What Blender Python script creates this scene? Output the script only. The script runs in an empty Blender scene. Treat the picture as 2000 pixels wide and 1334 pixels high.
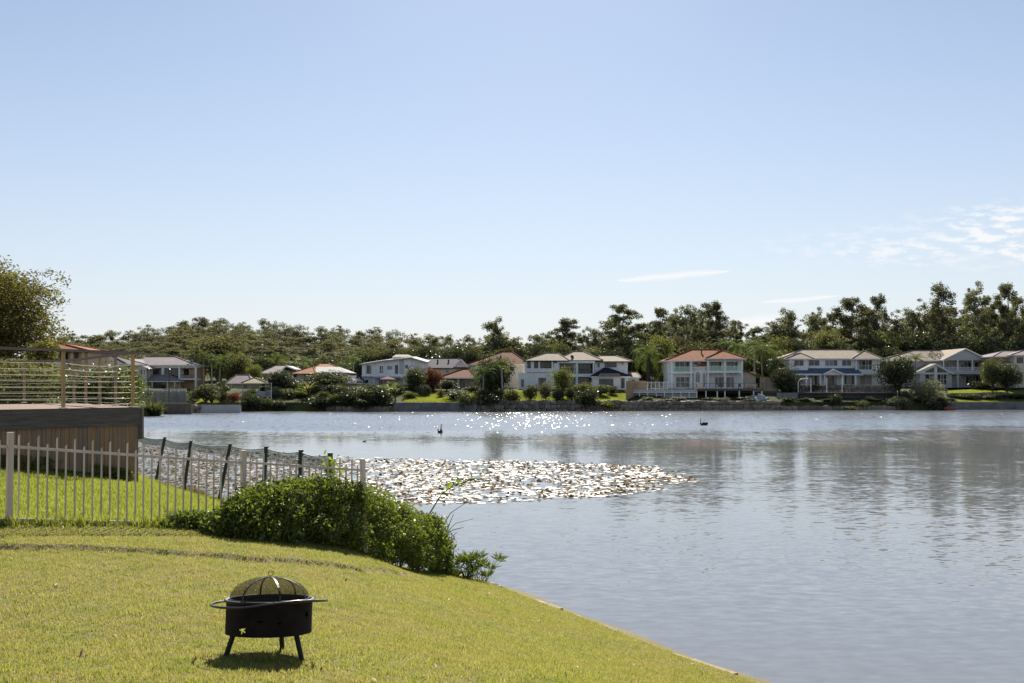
import bpy, bmesh, math, random
import numpy as np
from mathutils import Vector, Matrix

# ------------------------------------------------------------------ camera, sky, sun, exposure
F = 1944.0          # focal length in photo pixels (2000 wide) = 35 mm
HY = 760.0          # horizon row of the photo
CZ = 4.0            # camera height above the lake
SUN_AZ, SUN_EL = math.radians(1.0), math.radians(38.0)   # azimuth from +Y towards +X
scene = bpy.context.scene
COL = scene.collection
cam_d = bpy.data.cameras.new('camera'); cam = bpy.data.objects.new('camera', cam_d); COL.objects.link(cam)
cam.location = (0, 0, CZ); cam.rotation_euler = (math.radians(90), 0, 0)
cam_d.sensor_width = 36; cam_d.lens = 36*F/2000; cam_d.shift_y = (HY-667)/2000
cam_d.clip_start = 0.1; cam_d.clip_end = 20000
scene.camera = cam

world = bpy.data.worlds.new('World'); scene.world = world; world.use_nodes = True
nt = world.node_tree; nt.nodes.clear()
def wn(t, **k):
    n = nt.nodes.new(t)
    for a, b in k.items(): setattr(n, a, b)
    return n
def wm(op, a=None, b=None, c=None):
    n = wn('ShaderNodeMath', operation=op)
    for i, v in enumerate((a, b, c)):
        if v is None: continue
        if isinstance(v, (int, float)): n.inputs[i].default_value = v
        else: nt.links.new(v, n.inputs[i])
    return n.outputs[0]
sky = wn('ShaderNodeTexSky', sky_type='NISHITA', sun_disc=False)
sky.sun_elevation = SUN_EL; sky.sun_rotation = SUN_AZ
sky.altitude = 0; sky.air_density = 1.0; sky.dust_density = 0.22; sky.ozone_density = 1.6
bg = wn('ShaderNodeBackground'); bg.inputs[1].default_value = 0.0525
out = wn('ShaderNodeOutputWorld')
# high thin cloud: a layer in the direction (x/z, y/z), so it lies flat overhead
tc = wn('ShaderNodeTexCoord'); sp = wn('ShaderNodeSeparateXYZ'); nt.links.new(tc.outputs['Generated'], sp.inputs[0])
dx, dy, dz = sp.outputs
az = wm('DIVIDE', dx, wm('MAXIMUM', dy, 0.05))           # tan azimuth  = (x-1000)/F
el = wm('DIVIDE', dz, wm('MAXIMUM', dy, 0.05))           # (760-y)/F
def band(v, lo, hi, soft):
    m1 = wn('ShaderNodeMapRange', interpolation_type='SMOOTHSTEP'); nt.links.new(v, m1.inputs[0]); m1.inputs[1].default_value = lo-soft; m1.inputs[2].default_value = lo+soft
    m2 = wn('ShaderNodeMapRange', interpolation_type='SMOOTHSTEP'); nt.links.new(v, m2.inputs[0]); m2.inputs[1].default_value = hi-soft; m2.inputs[2].default_value = hi+soft; m2.inputs[3].default_value = 1; m2.inputs[4].default_value = 0
    return wm('MULTIPLY', m1.outputs[0], m2.outputs[0])
cx = wn('ShaderNodeCombineXYZ'); nt.links.new(az, cx.inputs[0]); nt.links.new(el, cx.inputs[1])
def wnoise(sx, sy, scale, detail, rough=0.55, rot=0.0):
    mp = wn('ShaderNodeMapping'); mp.inputs['Scale'].default_value = (sx, sy, 1); mp.inputs['Rotation'].default_value = (0, 0, rot)
    nt.links.new(cx.outputs[0], mp.inputs[0])
    n = wn('ShaderNodeTexNoise'); n.inputs['Scale'].default_value = scale; n.inputs['Detail'].default_value = detail; n.inputs['Roughness'].default_value = rough
    nt.links.new(mp.outputs[0], n.inputs['Vector']); return n.outputs['Fac']
def ramp01(v, a, b):
    m = wn('ShaderNodeMapRange', interpolation_type='SMOOTHSTEP'); nt.links.new(v, m.inputs[0]); m.inputs[1].default_value = a; m.inputs[2].default_value = b; return m.outputs[0]
flecks = ramp01(wnoise(1, 3.2, 42, 4, 0.6, 0.06), 0.42, 0.66)
big = ramp01(wnoise(1, 2.5, 6, 2), 0.25, 0.55)
ctr = wm('ADD', wm('MULTIPLY', az, 0.055), 0.127)
dist = wm('DIVIDE', wm('SUBTRACT', el, ctr), wm('ADD', wm('MULTIPLY', wm('MAXIMUM', wm('SUBTRACT', az, 0.18), 0.0), 0.115), 0.006))
env = wm('SUBTRACT', 1.0, wm('MINIMUM', wm('MULTIPLY', dist, dist), 1.0))
env = wm('MULTIPLY', env, ramp01(az, 0.18, 0.50))
alto = wm('MULTIPLY', wm('MULTIPLY', flecks, big), wm('MULTIPLY', env, 1.25))
def streak(x0, x1, y0, y1, w):
    a0, a1 = (x0-1000)/F, (x1-1000)/F; e0, e1 = (HY-y0)/F, (HY-y1)/F
    t = wn('ShaderNodeMapRange'); nt.links.new(az, t.inputs[0]); t.inputs[1].default_value = a0; t.inputs[2].default_value = a1
    line = wm('ADD', wm('MULTIPLY', t.outputs[0], e1-e0), e0)
    wob = wm('MULTIPLY', wm('SUBTRACT', wnoise(1, 1, 30, 3), 0.5), 0.004)
    d = wm('ABSOLUTE', wm('SUBTRACT', wm('ADD', el, wob), line))
    tt = wm('MULTIPLY', wm('MULTIPLY', t.outputs[0], wm('SUBTRACT', 1.0, t.outputs[0])), 4.0)
    ww = wm('MULTIPLY', wm('POWER', wm('MAXIMUM', tt, 0.0001), 0.6), w/F)
    return wm('MAXIMUM', wm('SUBTRACT', 1.0, wm('DIVIDE', d, wm('MAXIMUM', ww, 1e-5))), 0.0)
st = wm('MAXIMUM', streak(1205, 1425, 548, 530, 9), streak(1485, 1640, 592, 579, 7))
st = wm('MAXIMUM', st, streak(1420, 1560, 632, 622, 16))
cloud = wm('MINIMUM', wm('MAXIMUM', alto, wm('MULTIPLY', st, 0.9)), 0.85)
mixc = wn('ShaderNodeMixRGB'); nt.links.new(cloud, mixc.inputs[0]); 
# low haze whitens the sky towards the horizon, the same all round
elv = wm('ARCSINE', wm('MAXIMUM', dz, 0.0)); hz_ = wm('MULTIPLY', wm('POWER', 2.718, wm('MULTIPLY', elv, -4.6)), 0.90)
mixh = wn('ShaderNodeMixRGB'); nt.links.new(hz_, mixh.inputs[0]); nt.links.new(sky.outputs[0], mixh.inputs[1]); mixh.inputs[2].default_value = (6.9, 6.95, 7.6, 1)
nt.links.new(mixh.outputs[0], mixc.inputs[1]); mixc.inputs[2].default_value = (9.0, 9.0, 9.1, 1)
nt.links.new(mixc.outputs[0], bg.inputs[0]); nt.links.new(bg.outputs[0], out.inputs[0])

sun_d = bpy.data.lights.new('sun', 'SUN'); sun = bpy.data.objects.new('sun', sun_d); COL.objects.link(sun)
sun_d.energy = 5.0; sun_d.angle = math.radians(0.53); sun_d.color = (1.0, 0.94, 0.84)
sdir = Vector((math.sin(SUN_AZ)*math.cos(SUN_EL), math.cos(SUN_AZ)*math.cos(SUN_EL), math.sin(SUN_EL)))
sun.rotation_euler = (-sdir).to_track_quat('-Z', 'Y').to_euler(); sun.location = (0, 60, 60)
vs = scene.view_settings
vs.view_transform = 'Standard'; vs.look = 'None'; vs.exposure = 1.05; vs.gamma = 1.0; vs.use_curve_mapping = False

# ------------------------------------------------------------------ helpers
random.seed(7); RNG = np.random.default_rng(7)
def px(x, y, d):
    return Vector(((x-1000)/F*d, d, CZ-(y-HY)/F*d))
def mesh_np(name, verts, faces):
    """verts (N,3); faces (M,k) array, all of one size"""
    me = bpy.data.meshes.new(name); verts = np.asarray(verts, dtype=np.float32); faces = np.asarray(faces, dtype=np.int32)
    n, m, k = len(verts), len(faces), faces.shape[1]
    me.vertices.add(n); me.vertices.foreach_set('co', verts.ravel())
    me.loops.add(m*k); me.loops.foreach_set('vertex_index', faces.ravel())
    me.polygons.add(m); me.polygons.foreach_set('loop_start', np.arange(0, m*k, k, dtype=np.int32)); 
    me.update(calc_edges=True); return me
class MB:
    def __init__(s): s.v = []; s.f = []
    def add(s, vs, fs):
        o = len(s.v); s.v += [tuple(p) for p in vs]; s.f += [tuple(i+o for i in f) for f in fs]; return s
    def box(s, x0, x1, y0, y1, z0, z1):
        return s.add([(x0,y0,z0),(x1,y0,z0),(x1,y1,z0),(x0,y1,z0),(x0,y0,z1),(x1,y0,z1),(x1,y1,z1),(x0,y1,z1)],
                     [(0,3,2,1),(4,5,6,7),(0,1,5,4),(1,2,6,5),(2,3,7,6),(3,0,4,7)])
    def beam(s, a, b, w, h=None, up=(0,0,1)):
        a, b = Vector(a), Vector(b); h = w if h is None else h
        t = (b-a).normalized(); u = t.cross(Vector(up))
        if u.length < 1e-4: u = t.cross(Vector((1,0,0)))
        u.normalize(); n = u.cross(t)
        P = [c + u*sx*w/2 + n*sz*h/2 for c in (a, b) for sx, sz in ((-1,-1),(1,-1),(1,1),(-1,1))]
        return s.add(P, [(0,1,2,3),(7,6,5,4),(0,4,5,1),(1,5,6,2),(2,6,7,3),(3,7,4,0)])
    def tube(s, pts, rad, n=8, cap=True):
        pts = [Vector(p) for p in pts]; m = len(pts)
        if not hasattr(rad, '__len__'): rad = [rad]*m
        rings = []; ref = None
        for i, p in enumerate(pts):
            t = (pts[min(i+1, m-1)] - pts[max(i-1, 0)]).normalized()
            if ref is None:
                ref = t.cross(Vector((0,0,1)))
                if ref.length < 1e-3: ref = t.cross(Vector((0,1,0)))
            u = (ref - t*ref.dot(t)).normalized(); ref = u; w = t.cross(u)
            rings.append([p + (u*math.cos(2*math.pi*k/n) + w*math.sin(2*math.pi*k/n))*rad[i] for k in range(n)])
        vs = [q for r in rings for q in r]; fs = []
        for i in range(m-1):
            for k in range(n):
                k2 = (k+1) % n; fs.append((i*n+k, i*n+k2, (i+1)*n+k2, (i+1)*n+k))
        if cap: fs.append(tuple(range(n-1, -1, -1))); fs.append(tuple((m-1)*n+k for k in range(n)))
        return s.add(vs, fs)
    def lathe(s, prof, n=32, c=(0,0,0)):
        vs = []; fs = []
        for r, z in prof:
            for k in range(n): a = 2*math.pi*k/n; vs.append((c[0]+r*math.cos(a), c[1]+r*math.sin(a), c[2]+z))
        for i in range(len(prof)-1):
            for k in range(n): k2 = (k+1) % n; fs.append((i*n+k, i*n+k2, (i+1)*n+k2, (i+1)*n+k))
        return s.add(vs, fs)
    def mesh(s, name, origin=(0,0,0)):
        me = bpy.data.meshes.new(name); o = origin
        me.from_pydata([(p[0]-o[0], p[1]-o[1], p[2]-o[2]) for p in s.v], [], s.f); me.update(); return me
    def build(s, name, mat, parent=None, smooth=False):
        o = root_loc(parent)
        return link(name, s.mesh(name, o), mat, parent, smooth)
def root_loc(parent):
    if parent is None: return (0,0,0)
    p = parent
    while p.parent: p = p.parent
    return p.location
def link(name, me, mat, parent=None, smooth=False):
    ob = bpy.data.objects.new(name, me); COL.objects.link(ob)
    if mat is not None and len(me.materials) == 0: me.materials.append(mat)
    if parent is not None: ob.parent = parent
    if smooth: me.polygons.foreach_set('use_smooth', np.ones(len(me.polygons), dtype=bool))
    return ob
def thing(name, label, cat, loc=(0,0,0), group=None, rot=None):
    o = bpy.data.objects.new(name, None); COL.objects.link(o); o.location = loc; o.empty_display_size = 0.3
    if rot: o.rotation_euler = rot
    return tag(o, label, cat, group)
def tag(o, label=None, cat=None, group=None, kind=None):
    if label: o['label'] = label
    if cat: o['category'] = cat
    if group: o['group'] = group
    if kind: o['kind'] = kind
    return o
def copy_tree(o, parent=None):
    c = o.copy(); COL.objects.link(c)
    if parent is not None: c.parent = parent
    for ch in list(o.children): copy_tree(ch, c)
    return c

# ------------------------------------------------------------------ materials
MATS = {}
class NB:
    def __init__(s, name):
        s.m = bpy.data.materials.new(name); s.m.use_nodes = True; s.t = s.m.node_tree; s.t.nodes.clear()
        s.out = s.n('ShaderNodeOutputMaterial')
    def n(s, t, **k):
        n = s.t.nodes.new(t)
        for a, b in k.items(): setattr(n, a, b)
        return n
    def l(s, a, b): s.t.links.new(a, b)
    def set(s, inp, v):
        if hasattr(v, 'is_output') or isinstance(v, bpy.types.NodeSocket): s.l(v, inp)
        else: inp.default_value = v
    def math(s, op, a, b=None, c=None):
        n = s.n('ShaderNodeMath', operation=op)
        for i, v in enumerate((a, b, c)):
            if v is not None: s.set(n.inputs[i], v)
        return n.outputs[0]
    def noise(s, scale, detail=3, coord='Object', stretch=(1,1,1), rough=0.55, out='Fac'):
        tc = s.n('ShaderNodeTexCoord'); mp = s.n('ShaderNodeMapping'); mp.inputs['Scale'].default_value = stretch
        s.l(tc.outputs[coord], mp.inputs[0]); nz = s.n('ShaderNodeTexNoise'); nz.inputs['Scale'].default_value = scale
        nz.inputs['Detail'].default_value = detail; nz.inputs['Roughness'].default_value = rough
        s.l(mp.outputs[0], nz.inputs['Vector']); return nz.outputs[out]
    def ramp(s, v, stops):
        r = s.n('ShaderNodeValToRGB'); s.l(v, r.inputs[0]); e = r.color_ramp.elements
        while len(e) < len(stops): e.new(0.5)
        for i, (p, c) in enumerate(stops): e[i].position = p; e[i].color = (*c, 1)
        return r.outputs[0]
    def mix(s, f, a, b, mode='MIX'):
        n = s.n('ShaderNodeMixRGB', blend_type=mode)
        s.set(n.inputs[0], f)
        for i, v in ((1, a), (2, b)):
            if isinstance(v, tuple) and len(v) == 3: v = (*v, 1)
            s.set(n.inputs[i], v)
        return n.outputs[0]
    def principled(s, **k):
        p = s.n('ShaderNodeBsdfPrincipled')
        for a, v in k.items():
            a = a.replace('_', ' ')
            if isinstance(v, tuple) and len(v) == 3 and a == 'Base Color': v = (*v, 1)
            s.set(p.inputs[a], v)
        s.l(p.outputs[0], s.out.inputs[0]); return p
    def bump(s, h, strength=0.3, dist=0.02):
        b = s.n('ShaderNodeBump'); b.inputs['Strength'].default_value = strength; b.inputs['Distance'].default_value = dist
        s.l(h, b.inputs['Height']); return b.outputs[0]
def mat(name, c, rough=0.6, var=0.12, scale=3.0, stretch=(1,1,1), metal=0.0, spec=0.5, bump=0.0, bscale=None, detail=4, objvar=0.0):
    """matt or glossy surface with mottled colour"""
    if name in MATS: return MATS[name]
    b = NB(name); f = b.noise(scale, detail, stretch=stretch)
    lo = tuple(x*(1-var) for x in c); hi = tuple(min(1, x*(1+var)) for x in c)
    col = b.ramp(f, [(0.3, lo), (0.7, hi)])
    if objvar:
        oi = b.n('ShaderNodeObjectInfo'); hv = b.n('ShaderNodeHueSaturation'); b.l(col, hv.inputs['Color'])
        b.l(b.math('ADD', b.math('MULTIPLY', oi.outputs['Random'], 2*objvar), 1-objvar), hv.inputs['Value']); col = hv.outputs[0]
    p = b.principled(Base_Color=col, Roughness=rough, Metallic=metal)
    p.inputs['Specular IOR Level'].default_value = spec
    if bump: b.l(b.bump(b.noise(bscale or scale*4, 5, stretch=stretch), bump, 0.02), p.inputs['Normal'])
    MATS[name] = b.m; return b.m
def leafmat(name, c, trans=0.4, var=0.35, rough=0.5, spec=0.3, objvar=0.15, warm=None, clump=0.35):
    """leaf: diffuse + translucent + a waxy sheen; each leaf and each plant has its own tone"""
    if name in MATS: return MATS[name]
    b = NB(name); g = b.n('ShaderNodeNewGeometry'); oi = b.n('ShaderNodeObjectInfo')
    lo = tuple(x*(1-var) for x in c); hi = tuple(x*(1+var) for x in c)
    stops = [(0.0, lo), (0.85, hi)]
    if warm: stops += [(1.0, warm)]
    col = b.ramp(g.outputs['Random Per Island'], stops)
    hv = b.n('ShaderNodeHueSaturation'); b.l(col, hv.inputs['Color'])
    v = b.math('ADD', b.math('MULTIPLY', oi.outputs['Random'], 2*objvar), 1-objvar)
    v = b.math('MULTIPLY', v, b.math('ADD', b.math('MULTIPLY', b.noise(clump, 2), 0.6), 0.7))
    b.l(v, hv.inputs['Value']); b.l(b.math('ADD', b.math('MULTIPLY', oi.outputs['Random'], 0.03), 0.485), hv.inputs['Hue'])
    d = b.n('ShaderNodeBsdfDiffuse'); b.l(hv.outputs[0], d.inputs[0])
    t = b.n('ShaderNodeBsdfTranslucent'); 
    b.l(b.mix(1.0, hv.outputs[0], (1.15, 1.2, 0.7), 'MULTIPLY'), t.inputs[0])
    m = b.n('ShaderNodeMixShader'); m.inputs[0].default_value = trans; b.l(d.outputs[0], m.inputs[1]); b.l(t.outputs[0], m.inputs[2])
    gl = b.n('ShaderNodeBsdfGlossy'); gl.inputs['Roughness'].default_value = rough; gl.inputs[0].default_value = (1,1,1,1)
    m2 = b.n('ShaderNodeMixShader'); m2.inputs[0].default_value = 0.045*spec; b.l(m.outputs[0], m2.inputs[1]); b.l(gl.outputs[0], m2.inputs[2])
    b.l(m2.outputs[0], b.out.inputs[0]); MATS[name] = b.m; return b.m
# ------------------------------------------------------------------ water
b = NB('lake_water')
tcn = b.n('ShaderNodeTexCoord'); sx = b.n('ShaderNodeSeparateXYZ'); b.l(tcn.outputs['Object'], sx.inputs[0])
def wv(scale, stretch, detail, amp):
    c = b.noise(scale, detail, stretch=stretch, out='Color')
    s = b.n('ShaderNodeVectorMath', operation='SUBTRACT'); b.l(c, s.inputs[0]); s.inputs[1].default_value = (0.5, 0.5, 0.5)
    m = b.n('ShaderNodeVectorMath', operation='SCALE'); b.l(s.outputs[0], m.inputs[0]); b.set(m.inputs['Scale'], amp); return m.outputs[0]
def sm(v, a, c, lo=0.0, hi=1.0):
    m = b.n('ShaderNodeMapRange', interpolation_type='SMOOTHSTEP'); b.l(v, m.inputs[0]); m.inputs[1].default_value = a; m.inputs[2].default_value = c
    m.inputs[3].default_value = lo; m.inputs[4].default_value = hi; return m.outputs[0]
Yc = sx.outputs[1]
patch = b.noise(0.035, 2, stretch=(0.45, 1.0, 1))            # wind patches
wob = b.math('ADD', Yc, b.math('MULTIPLY', b.math('SUBTRACT', patch, 0.5), 75.0))
ruffled = b.math('MULTIPLY', sm(wob, 72, 108), sm(Yc, 172, 180, 1.0, 0.7))   # breeze on the far half
near = sm(Yc, 20, 34, 1.0, 0.0)
cat = b.math('ADD', sm(patch, 0.40, 0.62, 0.6, 1.3), 0.0)
fine = b.math('MULTIPLY', b.math('ADD', b.math('ADD', 0.12, b.math('MULTIPLY', ruffled, 0.22)), b.math('MULTIPLY', near, 0.08)), cat)
a1 = wv(6.5, (0.45, 1.0, 1), 3, fine)
a2 = wv(1.5, (0.3, 1.0, 1), 2, b.math('ADD', sm(Yc, 18, 45, 0.02, 0.06), b.math('MULTIPLY', ruffled, 0.06)))
ad = b.n('ShaderNodeVectorMath', operation='ADD'); b.l(a1, ad.inputs[0]); b.l(a2, ad.inputs[1])
# at a grazing view only the wave faces turned to the near shore show: fold the far-facing slopes of the breezy half over
spx = b.n('ShaderNodeSeparateXYZ'); g3 = wv(1.0, (3.2, 0.30, 1), 1, 1.0); g3b = b.n('ShaderNodeVectorMath', operation='MULTIPLY'); b.l(g3, g3b.inputs[0]); b.l(g3, g3b.inputs[1]); g3c = b.n('ShaderNodeVectorMath', operation='MULTIPLY'); b.l(g3b.outputs[0], g3c.inputs[0]); b.l(g3, g3c.inputs[1]); g3d = b.n('ShaderNodeVectorMath', operation='SCALE'); b.l(g3c.outputs[0], g3d.inputs[0]); b.l(b.math('MULTIPLY', ruffled, 15.0), g3d.inputs['Scale']); g3e = b.n('ShaderNodeVectorMath', operation='MULTIPLY'); b.l(g3d.outputs[0], g3e.inputs[0]); g3e.inputs[1].default_value = (3.0, 1.0, 0.0); a3 = g3e.outputs[0]; ad3 = b.n('ShaderNodeVectorMath', operation='ADD'); b.l(ad.outputs[0], ad3.inputs[0]); b.l(a3, ad3.inputs[1]); b.l(ad3.outputs[0], spx.inputs[0]); sy_ = spx.outputs[1]
fold = b.math('SUBTRACT', b.math('MULTIPLY', b.math('ABSOLUTE', sy_), -1.0), b.math('ADD', b.math('MULTIPLY', ruffled, 0.048), sm(Yc, 30, 60, 0.012, 0.026))); fw = b.math('MAXIMUM', ruffled, sm(Yc, 25, 60, 0.0, 0.55)); fy_ = b.math('ADD', b.math('MULTIPLY', fold, fw), b.math('MULTIPLY', sy_, b.math('SUBTRACT', 1.0, fw)))
cmb = b.n('ShaderNodeCombineXYZ'); b.l(spx.outputs[0], cmb.inputs[0]); b.l(fy_, cmb.inputs[1])
mu = b.n('ShaderNodeVectorMath', operation='MULTIPLY'); b.l(cmb.outputs[0], mu.inputs[0]); mu.inputs[1].default_value = (0.55, 1.0, 0.0)
ad2 = b.n('ShaderNodeVectorMath', operation='ADD'); b.l(mu.outputs[0], ad2.inputs[0]); ad2.inputs[1].default_value = (0, 0, 1)
nn = b.n('ShaderNodeVectorMath', operation='NORMALIZE'); b.l(ad2.outputs[0], nn.inputs[0])
p = b.principled(Base_Color=(0.145, 0.152, 0.162), Roughness=b.math('ADD', 0.05, b.math('MULTIPLY', ruffled, 0.07)), IOR=1.333)
b.l(nn.outputs[0], p.inputs['Normal'])
MATS['water'] = b.m
tag(MB().add([(-2500,-300,0),(2500,-300,0),(2500,900,0),(-2500,900,0)], [(0,1,2,3)]).build('lake_water', b.m), kind='structure')

# ------------------------------------------------------------------ near lawn: thin-plate surface through measured points
CTRL = np.array([
 (0,0,2.75),(-6,0,2.8),(5,0,2.1),(0,-8,3.0),(-12,-5,3.1),(10,-6,1.6),
 (-3.6,7,2.2),(-1.72,7,2.14),(-0.5,7,2.03),(-1.72,8.6,1.95),(-1.72,5.4,2.31),(-3.1,6.0,2.27),(-4.4,9,2.2),
 (-5.7,11.0,2.2),(-4.2,11.5,2.1),(-6.2,12.1,2.2),(-8,10,2.4),(-3.1,12.1,1.88),(-3.6,14,1.82),
 (-2.08,13.5,1.53),(-2.39,15.5,1.38),(-1.6,15.5,1.05),(-1.85,18,.72),
 (3.02,13.42,.14),(1.70,15.82,.14),(.66,17.78,.14),(-.4,19.7,.14),(-1.41,21.1,.14),(6.1,8.5,.14),(9.4,4.1,.14),(12,0,.14),
 (1.4,12.35,.66),(-.77,16.8,.62),(4.8,7.6,.62),(0.04,11.4,1.18),
 (5.1,14.6,-.6),(2.6,19,-.6),(0.3,22.2,-.6),(8.2,9.8,-.6),(11.5,5,-.6),
 (-6.3,12.8,2.24),(-5,13.8,2.06),(-9.52,18.5,2.50),(-7.88,21,1.97),(-8.58,24.6,1.57),(-7.42,23,1.54),(-6,21.2,1.49),
 (-4.84,19.6,1.42),(-3.79,17.9,1.35),(-4.1,15.6,1.8),(-3,17,1.2),(-12,16,2.9),(-14,24,2.6),(-11,27,1.5),
 (-6.9,26.2,0.0),(-4.2,22.6,0.0),(-2.3,20.9,0.1),(-9.5,29.0,0.0),(-4.5,27,-.8),(-1.5,24,-.8),(-8,31,-.8)])
def _U(r2): return np.where(r2 > 0, r2*np.log(r2+1e-12), 0)
def _fit(C):
    P = np.c_[np.ones(len(C)), C[:, :2]]; d2 = ((C[:, None, :2]-C[None, :, :2])**2).sum(-1)
    K = _U(d2) + np.eye(len(C))*0.4
    A = np.block([[K, P], [P.T, np.zeros((3, 3))]]); return np.linalg.solve(A, np.r_[C[:, 2], 0, 0, 0])
WT = _fit(CTRL)
STEP = np.array([(-16,10.2),(-9,10.75),(-5.7,11.1),(-4.16,11.55),(-3.14,12.2),(-2.08,13.5),(-1.55,15.4),(-1.3,17.0)])
def polydist(x, y, L):
    """distance to a polyline and the side (+ left of travel), plus how far along"""
    best = np.full(x.shape, 1e9); side = np.zeros(x.shape); along = np.zeros(x.shape); acc = 0
    for (ax, ay), (bx, by) in zip(L[:-1], L[1:]):
        ex, ey = bx-ax, by-ay; ll = math.hypot(ex, ey)
        t = np.clip(((x-ax)*ex+(y-ay)*ey)/ll**2, 0, 1); qx, qy = ax+t*ex, ay+t*ey
        d = np.hypot(x-qx, y-qy); s = np.sign(ex*(y-ay)-ey*(x-ax)); m = d < best
        best = np.where(m, d, best); side = np.where(m, s, side); along = np.where(m, acc+t*ll, along); acc += ll
    return best, side, along, acc
def near_z(x, y):
    x = np.asarray(x, dtype=float); y = np.asarray(y, dtype=float); shp = x.shape; x = x.ravel(); y = y.ravel(); z = np.zeros(len(x))
    for i in range(0, len(x), 40000):
        xs, ys = x[i:i+40000], y[i:i+40000]
        d2 = (xs[:, None]-CTRL[None, :, 0])**2+(ys[:, None]-CTRL[None, :, 1])**2
        z[i:i+40000] = _U(d2)@WT[:-3] + WT[-3] + WT[-2]*xs + WT[-1]*ys
    d, s, al, tot = polydist(x, y, STEP)
    wig = 0.03*np.sin(x*7.1+y*3)+0.02*np.sin(x*17+y*11)
    h = 0.06*np.clip((tot-al)/1.5, 0, 1)
    st = np.clip((d*s+wig)/0.06+0.5, 0, 1)
    st2 = np.where(al < tot*0.999, st, 0)
    z = z + h*st2*np.clip(1.6-d/3.0, 0, 1)
    z += 0.010*np.sin(x*1.9+1.3*np.sin(y*1.1))+0.008*np.sin(y*2.7+x*0.8)
    return z.reshape(shp)
def nz(x, y): return float(near_z(np.array([x]), np.array([y]))[0])
def grid_mesh(name, xs, ys, zf):
    X, Y = np.meshgrid(xs, ys); Z = zf(X, Y); nx, ny = len(xs), len(ys)
    i = np.arange(nx*ny).reshape(ny, nx)
    f = np.stack([i[:-1, :-1], i[:-1, 1:], i[1:, 1:], i[1:, :-1]], -1).reshape(-1, 4)
    return mesh_np(name, np.c_[X.ravel(), Y.ravel(), Z.ravel()], f)
b = NB('lawn_soil')
c1 = b.ramp(b.noise(1.2, 5), [(0.3, (0.12, 0.12, 0.035)), (0.7, (0.20, 0.17, 0.065))])
c2 = b.mix(b.ramp(b.noise(26, 4), [(0.42, (0,0,0)), (0.62, (1,1,1))]), c1, (0.19, 0.14, 0.07))
p = b.principled(Base_Color=c2, Roughness=0.9); p.inputs['Specular IOR Level'].default_value = 0.15
b.l(b.bump(b.noise(60, 4), 0.8, 0.02), p.inputs['Normal']); MATS['lawn'] = b.m
tag(link('lawn', grid_mesh('lawn', np.arange(-16, 10.01, 0.08), np.arange(-4, 31.01, 0.07), near_z), b.m, smooth=True), kind='structure')
def ring_z(X, Y):
    cxp = np.clip(X, -15.8, 9.8); cyp = np.clip(Y, -3.8, 30.8); d = np.hypot(X-cxp, Y-cyp)
    base = np.where(X > 9, np.where(Y > -4, -1.0, 1.5), np.where(Y > 24, 1.2, 2.9))
    return base + 0*d
# land behind the camera and to its left
def back_z(X, Y):
    return np.where((X > 9.9) & (Y > -8), -1.2, np.where(X < -15, 2.6, 2.6)) + 0.15*np.sin(X*0.3)*np.sin(Y*0.23)
tag(link('garden_ground', grid_mesh('garden_ground', np.array([-90,-60,-40,-28,-22,-18,-15.7,-8,0,6,9.5,20,60]), np.array([-260,-150,-80,-40,-20,-10,-3.8]), back_z), b.m), kind='structure')
tag(link('side_ground', grid_mesh('side_ground', np.array([-120,-90,-70,-50,-40,-30,-24,-19,-15.8]), np.array([-3.8,0,6,12,18,24,30.9,36]), lambda X, Y: 2.75+0.1*np.sin(X*0.4+Y*0.3)), b.m), kind='structure')

# ------------------------------------------------------------------ far shore: a fan of ground from the waterline to the horizon
SHX = np.array([-3000,-800,0,225,244,258,292,330,400,470,530,700,780,930,1220,1520,1750,1850,2000,2600,4500])
SHD = np.array([33,33,33,33,36,140,148,162,172,179,181,180,180,178,184,187,191,195,197,203,220.])
def shore(x): return np.interp(x, SHX, SHD)
def far_z(x, d):
    x = np.asarray(x, dtype=float); d = np.asarray(d, dtype=float)
    s = d - shore(x)
    z = np.interp(s, [-4,-0.2,0.4,1.2,6,13,20,60,120], [-1.2,-0.25,0.25,1.55,2.2,3.5,3.95,4.6,6.0])
    rt = np.clip((x-1845)/15, 0, 1)               # terraces at the right-hand garden
    zt = np.interp(s, [-4,-0.2,0.4,1.2,6,6.4,9,9.3,15,25,60,120], [-1.2,-0.25,0.25,1.50,2.0,2.7,2.75,3.25,3.75,3.9,4.6,6.0])
    z = z*(1-rt)+zt*rt
    lb = np.clip((395-x)/25, 0, 1)
    z = z*(1-lb)+lb*np.interp(s, [-4,-0.2,0.4,1.2,20,34,50,80,120], [-1.2,-0.25,0.25,1.0,1.35,3.0,3.9,4.8,6.0])
    nearleft = np.clip((256-x)/12, 0, 1)
    z = np.where(nearleft > 0, z*(1-nearleft)+nearleft*np.interp(d, [30,34,60,140,200,260], [0.0,1.0,1.3,1.9,4.0,4.8]), z)
    hill = np.interp(x, [-400,100,300,430,560,760,900,1000,1500,2400], [7,8,14,17.5,15,10.5,6.5,3,2,2])
    z = z + hill*np.clip((d-235)/200, 0, 1)**1.1
    return z + 0.12*np.sin(x*0.05+d*0.3)*np.clip((s-2)/6, 0, 1)
def fz(x, d): return float(far_z(np.array([x]), np.array([d]))[0])
def ground_hit(x, y, d0=None):
    """distance at which the far ground shows at photo pixel (x,y)"""
    s = np.arange(0.5, 60, 0.1); d = float(shore(x))+s; yy = HY+(CZ-far_z(np.full(len(d), x), d))*F/d
    i = int(np.argmin(np.abs(yy-y))); return float(d[i])
xs = np.r_[np.linspace(-2600, 200, 30), np.arange(210, 300, 4), np.arange(300, 2040, 6), np.linspace(2050, 4200, 30)]
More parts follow.
